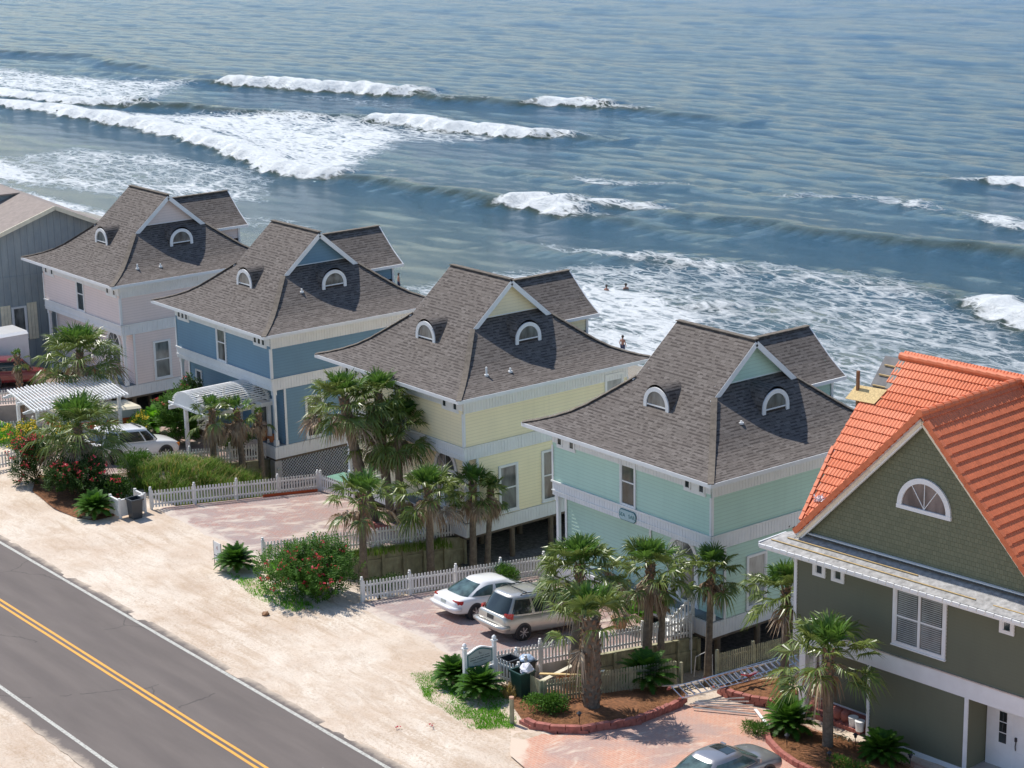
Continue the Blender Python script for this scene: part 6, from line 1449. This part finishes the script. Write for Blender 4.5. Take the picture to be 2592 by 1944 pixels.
# ------------------------------------------------------------------ sea
def sea():
    ys = [84.5]
    while ys[-1] < 175: ys.append(ys[-1]+.42)
    st = .42
    while ys[-1] < 900: st *= 1.022; ys.append(ys[-1]+st)
    xs = list(np.arange(-330, -60, .75)); 
    xs = list(-330-np.cumsum(.75*1.03**np.arange(150)))[::-1]+xs+list(-60+np.cumsum(.75*1.06**np.arange(60)))
    xs = np.array(xs); ys = np.array(ys); X, Y = np.meshgrid(xs, ys)
    rs = np.random.RandomState(4)
    Z = np.full(X.shape, -2.5); F = np.zeros(X.shape); D = np.zeros(X.shape)
    def wob(a, f, ph): return a*np.sin(X*f+ph)+a*.6*np.sin(X*f*2.3+ph*1.7)
    amp = np.clip((Y-86)/60, .12, 1)
    for k in range(26):
        lam = 3.0*1.16**k if k < 18 else rs.uniform(4, 16); th = rs.normal(0, .45); ph = rs.uniform(0, 6.28)
        kx, ky = math.sin(th)*6.283/lam, math.cos(th)*6.283/lam
        a = .0062*lam**.8*(1.0 if lam < 6 else .30)
        q = kx*X+ky*Y+ph+.8*np.sin(X*.021+k)
        Z += amp*a*(np.sin(q)+.25*np.sin(2*q+1.2))
    # breaking waves: crest line points (x, y, height, foam)
    W = [
     [(-300,147,.2,0),(-268,152,.7,.0),(-261,154,1.3,1),(-250,157,1.4,1),(-238,162,1.25,1),(-232,164,1.1,.65),(-226,164.5,1.1,.25),(-219,166.5,1.1,.3),(-214,168,.9,.1),(-209,171,1.0,.95),(-204,174,1.0,.55),(-197,174.5,1.0,.4),(-190,175,.7,.05),(-178,177,.3,0)],
     [(-300,122,.4,.9),(-276,124,.7,.95),(-263,126,.8,.95),(-253,130,1.0,.75),(-246,133,1.3,.35),(-240,136,1.1,.2),(-226,141,.9,.1),(-216,146,.8,.35),(-211,147,1.1,1),(-202,147.5,1.1,1),(-191,150,1.0,1),(-185.5,153,.9,.5),(-178,156,.4,0)],
     [(-300,116,.3,.5),(-268,119,.6,.8),(-257,121,.8,1),(-243,122,.9,1),(-225,122,.9,1),(-213,121,.9,1),(-201,119,.9,1),(-189,116,.9,1),(-184,115.5,.9,1),(-181,117.5,.9,.9),(-178,119,.9,.15),(-166,120.3,.9,.08),(-157,121.5,1.0,.25),(-154.5,121.3,1.0,1),(-149.5,121.5,.9,.9),(-144,122,.8,.35),(-137,123,.5,.05),(-127,124,.2,0)],
     [(-157,124,.2,0),(-147,126,.5,.65),(-142,127.3,.6,.5),(-138,128.3,.6,.1),(-130,131,.7,.05),(-120,132,.8,.05),(-112,135,.9,.05),(-106,136,1.0,.15),(-98,138,.7,.05),(-70,141,.3,0)],
     [(-112,120,.2,0),(-99,120,.5,.1),(-95.5,119.2,.8,.9),(-92,117,.9,1),(-88,115.5,.9,1),(-70,113,.6,1)],
     [(-140,109,.15,.2),(-128,112,.3,.5),(-121,114.5,.45,.5),(-110,118,.3,.3),(-98,120,.1,.1)],
     [(-116,103,.1,.2),(-109,104.5,.4,.6),(-103,105.5,.45,.25),(-97,106,.1,.1)],
     [(-360,150,.3,.1),(-334,151,.8,.25),(-314,158,.6,.2),(-300,155,.8,.25),(-278,157,.6,.15),(-266,159,.3,0)],
     [(-175,134,.2,0),(-158,135,.3,.5),(-152,139,.3,.35),(-146,141,.1,0)],
     [(-143,142,.1,0),(-139,143,.3,.5),(-134,147,.3,.35),(-127,147,.3,.55),(-123,148,.2,.2),(-117,146,.3,.65),(-112,146,.3,.5),(-100,147,.2,.1)],
     [(-140,160,.1,0),(-133,162,.5,.4),(-128,164,.6,.85),(-120,166,.4,.6),(-110,167,.1,0)]]
    for w in W:
        w = np.array(w); yc = np.interp(X, w[:, 0], w[:, 1])+.5*np.sin(X*.55+w[0, 1])+.25*np.sin(X*1.7+w[1, 1]); A = np.interp(X, w[:, 0], w[:, 2], 0, 0); Fo = np.interp(X, w[:, 0], w[:, 3], 0, 0)
        d = Y-yc; A = A*np.where(Fo < .5, .62, 1); near = 1.1+.35*np.sin(X*1.9)+.25*np.sin(X*4.1)+np.where(Fo < .5, 1.0, 0)
        prof = np.where(d < 0, np.exp(-(d/near)**2), np.exp(-(d/4.2)**2))
        rag = 1+.16*np.sin(X*2.9+w[2, 1])*np.sin(X*1.3)+.12*np.sin(X*6.7)
        Z += A*prof*np.where(Fo > .4, rag, 1)-.12*A*np.exp(-((d+4)/2.5)**2)
        wd = 1.5+2.0*Fo
        ff = np.where(d < 0, np.exp(-(d/1.7)**4), np.exp(-(d/wd)**2))*Fo*1.35
        F = np.maximum(F, ff)
        D += A*np.exp(-((d+.9)/1.2)**2)
    def poly(P, val, soft):
        P = np.array(P, float); ins = np.zeros(X.shape, bool); dist = np.full(X.shape, 1e9)
        for a, b in zip(P, np.roll(P, -1, 0)):
            c = (a[1] > Y) != (b[1] > Y); xx = (b[0]-a[0])*(Y-a[1])/(b[1]-a[1]+1e-9)+a[0]; ins ^= c & (X < xx)
            t = np.clip(((X-a[0])*(b[0]-a[0])+(Y-a[1])*(b[1]-a[1]))/((b-a)@(b-a)), 0, 1)
            dist = np.minimum(dist, np.hypot(X-a[0]-t*(b[0]-a[0]), Y-a[1]-t*(b[1]-a[1])))
        sd = np.where(ins, dist, -dist)
        return val*np.clip(.5+sd/soft, 0, 1)
    for P, v, s in [
        ([(-246,124),(-236,135),(-227,143),(-211,146),(-200,142),(-193,135),(-184,122),(-181,117),(-190,117),(-204,121),(-225,124)], .88, 7),
        ([(-222,142),(-205,147),(-190,149),(-190,140),(-205,133)], .62, 5),
        ([(-330,138),(-288,144),(-270,153),(-258,143),(-252,134),(-262,128),(-330,124)], .76, 8),
        ([(-262,152),(-236,160),(-222,160),(-215,152),(-240,150)], .40, 6),
        ([(-220,88),(-222,107),(-210,113),(-195,115),(-181,111),(-172,104),(-182,97),(-190,93)], .66, 7),
        ([(-260,86),(-218,87),(-205,90),(-196,92),(-205,97),(-222,99),(-260,97)], .95, 6),
        ([(-181,96),(-170,100),(-160,104),(-150,100),(-165,93)], .42, 6),
        ([(-132,99),(-127,110),(-118,120),(-104,122),(-92,117),(-84,112),(-70,110),(-60,100),(-60,86),(-120,86),(-132,90)], .60, 6),
        ([(-128,90),(-124,104),(-116,105),(-107,103),(-101,97),(-98,90),(-100,86),(-128,86)], .84, 5),
        ([(-100,122),(-92,121),(-80,119),(-60,118),(-60,124),(-90,127)], .35, 5),
        ([(-400,84),(-60,84),(-60,88.2),(-100,89.5),(-135,90),(-200,90.5),(-400,90)], .86, 2.5)]:
        F = np.maximum(F, poly(P, v, s))
    # land meets water: taper waves at the wash line
    t = np.clip((Y-87)/7, 0, 1); Z = -2.5+(Z+2.5)*t+(1-t)*.045*np.sin(X*.4+Y)
    Z = np.where(Y < 87.6, np.minimum(Z, -2.44), Z)
    ny, nx = X.shape
    co = np.stack([X, Y, Z], -1).reshape(-1, 3)
    i, j = np.meshgrid(np.arange(nx-1), np.arange(ny-1)); a = (j*nx+i).ravel()
    q = np.stack([a, a+1, a+nx+1, a+nx], -1)
    me = bpy.data.meshes.new('sea'); me.vertices.add(len(co)); me.vertices.foreach_set('co', co.ravel()); me.loops.add(q.size); me.loops.foreach_set('vertex_index', q.ravel())
    me.polygons.add(len(q)); me.polygons.foreach_set('loop_start', np.arange(0, q.size, 4)); me.polygons.foreach_set('use_smooth', np.ones(len(q), bool))
    for nm, arr in (('foam', F), ('face', D)):
        at = me.attributes.new(nm, 'FLOAT', 'POINT'); at.data.foreach_set('value', arr.ravel().astype(np.float32))
    me.update(calc_edges=True); me.validate()
    m, nt, bs, out = newmat('sea_water'); co = coord(nt)
    fa = nt.nodes.new('ShaderNodeAttribute'); fa.attribute_name = 'foam'; fc = nt.nodes.new('ShaderNodeAttribute'); fc.attribute_name = 'face'
    sep = nt.nodes.new('ShaderNodeSeparateXYZ'); nt.links.new(co, sep.inputs[0])
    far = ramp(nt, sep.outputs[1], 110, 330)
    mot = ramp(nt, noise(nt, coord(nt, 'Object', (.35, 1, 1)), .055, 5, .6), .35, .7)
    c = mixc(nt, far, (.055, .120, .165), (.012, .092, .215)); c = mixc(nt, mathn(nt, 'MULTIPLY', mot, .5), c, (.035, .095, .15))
    c = mixc(nt, mathn(nt, 'MINIMUM', mathn(nt, 'MULTIPLY', fc.outputs['Fac'], 1.5), .88), c, (.050, .068, .045))
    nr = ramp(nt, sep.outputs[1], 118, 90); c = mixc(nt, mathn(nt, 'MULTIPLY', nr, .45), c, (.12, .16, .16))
    # foam lacework
    st = coord(nt, 'Object', (.42, 1, 1))
    nn = nt.nodes.new('ShaderNodeTexNoise'); nn.inputs['Scale'].default_value = .7; nn.inputs['Detail'].default_value = 5; nt.links.new(st, nn.inputs['Vector'])
    vm = nt.nodes.new('ShaderNodeVectorMath'); vm.operation = 'MULTIPLY_ADD'; nt.links.new(nn.outputs['Color'], vm.inputs[0]); vm.inputs[1].default_value = (2.6, 2.6, 0); nt.links.new(st, vm.inputs[2])
    def web(sc_, w):
        v = nt.nodes.new('ShaderNodeTexVoronoi'); v.feature = 'DISTANCE_TO_EDGE'; v.inputs['Scale'].default_value = sc_; nt.links.new(vm.outputs[0], v.inputs['Vector'])
        return mathn(nt, 'SUBTRACT', 1.0, ramp(nt, v.outputs['Distance'], 0.0, w))
    wb = mathn(nt, 'MAXIMUM', web(.55, .16), mathn(nt, 'MULTIPLY', web(1.35, .22), .85))
    big = noise(nt, st, .16, 4, .6); fine = noise(nt, st, 2.2, 6, .7)
    p = mathn(nt, 'ADD', mathn(nt, 'ADD', mathn(nt, 'MULTIPLY', wb, .45), mathn(nt, 'MULTIPLY', big, .62)), mathn(nt, 'MULTIPLY', fine, .40))
    fs = ramp(nt, mathn(nt, 'ADD', fa.outputs['Fac'], p), 1.24, 1.62)
    gate = ramp(nt, fa.outputs['Fac'], .08, .22); fs = mathn(nt, 'MULTIPLY', fs, gate)
    fcol = mixc(nt, ramp(nt, fine, .3, .7), (.62, .66, .68), (.86, .88, .88))
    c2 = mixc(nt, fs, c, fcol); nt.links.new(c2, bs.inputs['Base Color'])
    rg = nt.nodes.new('ShaderNodeMapRange'); nt.links.new(fs, rg.inputs[0]); rg.inputs[3].default_value = .08; rg.inputs[4].default_value = .85; nt.links.new(mathn(nt, 'ADD', rg.outputs[0], mathn(nt, 'MULTIPLY', far, .06), clamp=True), bs.inputs['Roughness'])
    bs.inputs['IOR'].default_value = 1.33; bs.inputs['Specular IOR Level'].default_value = .22
    w1 = noise(nt, coord(nt, 'Object', (.8, 1, 1)), 1.5, 9, .74, .3); w2 = noise(nt, coord(nt, 'Object', (.4, 1, 1)), .22, 4, .6)
    b1 = bump(nt, bs, w1, .9, .52); nt.links.new(mathn(nt, 'SUBTRACT', .9, mathn(nt, 'MULTIPLY', far, .12)), b1.node.inputs['Strength']); b2 = bump(nt, bs, w2, .3, .4, b1)
    b3 = bump(nt, bs, mathn(nt, 'MULTIPLY', fs, mathn(nt, 'ADD', fine, .4)), .6, .25, b2)
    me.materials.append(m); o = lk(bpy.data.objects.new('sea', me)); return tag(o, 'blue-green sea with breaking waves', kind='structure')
sea()

# ------------------------------------------------------------------ camera, sun, sky
f_, pitch, yaw, roll, H = 5219.98518, R(14.9606379), R(52.09772447), R(-1.17513237), 32.0345
cy_, sy_ = math.cos(yaw), math.sin(yaw)
fw = Vector((-sy_*math.cos(pitch), cy_*math.cos(pitch), -math.sin(pitch))); rt = Vector((cy_, sy_, 0)); up = rt.cross(fw)
r2 = rt*math.cos(roll)+up*math.sin(roll); u2 = up*math.cos(roll)-rt*math.sin(roll)
cd = bpy.data.cameras.new('Camera'); cam = bpy.data.objects.new('Camera', cd); COL.objects.link(cam)
cam.matrix_world = Matrix(((r2.x, u2.x, -fw.x, 0), (r2.y, u2.y, -fw.y, 0), (r2.z, u2.z, -fw.z, H), (0, 0, 0, 1)))
cd.sensor_width = 36; cd.lens = f_/2592*36; cd.clip_start = 1; cd.clip_end = 5000
sc.camera = cam
sd = Vector((-.558, -.06, .827)).normalized()
sl = bpy.data.lights.new('Sun', 'SUN'); sl.energy = 4.7; sl.angle = R(.5); sl.color = (1, .95, .87)
so = bpy.data.objects.new('Sun', sl); COL.objects.link(so); so.rotation_euler = sd.to_track_quat('Z', 'Y').to_euler()
wd = bpy.data.worlds.new('World'); sc.world = wd; wd.use_nodes = True; nt = wd.node_tree
sk = nt.nodes.new('ShaderNodeTexSky'); sk.sky_type = 'NISHITA'; sk.sun_disc = False; sk.sun_elevation = math.asin(sd.z); sk.sun_rotation = math.atan2(sd.x, sd.y)
sk.altitude = 0; sk.air_density = 1.0; sk.dust_density = .3; sk.ozone_density = 2.2
bg = nt.nodes['Background']; nt.links.new(sk.outputs[0], bg.inputs[0]); bg.inputs[1].default_value = .15
sc.view_settings.view_transform = 'Standard'; sc.view_settings.look = 'None'; sc.view_settings.exposure = 0.15
sc.view_settings.gamma = 1.0
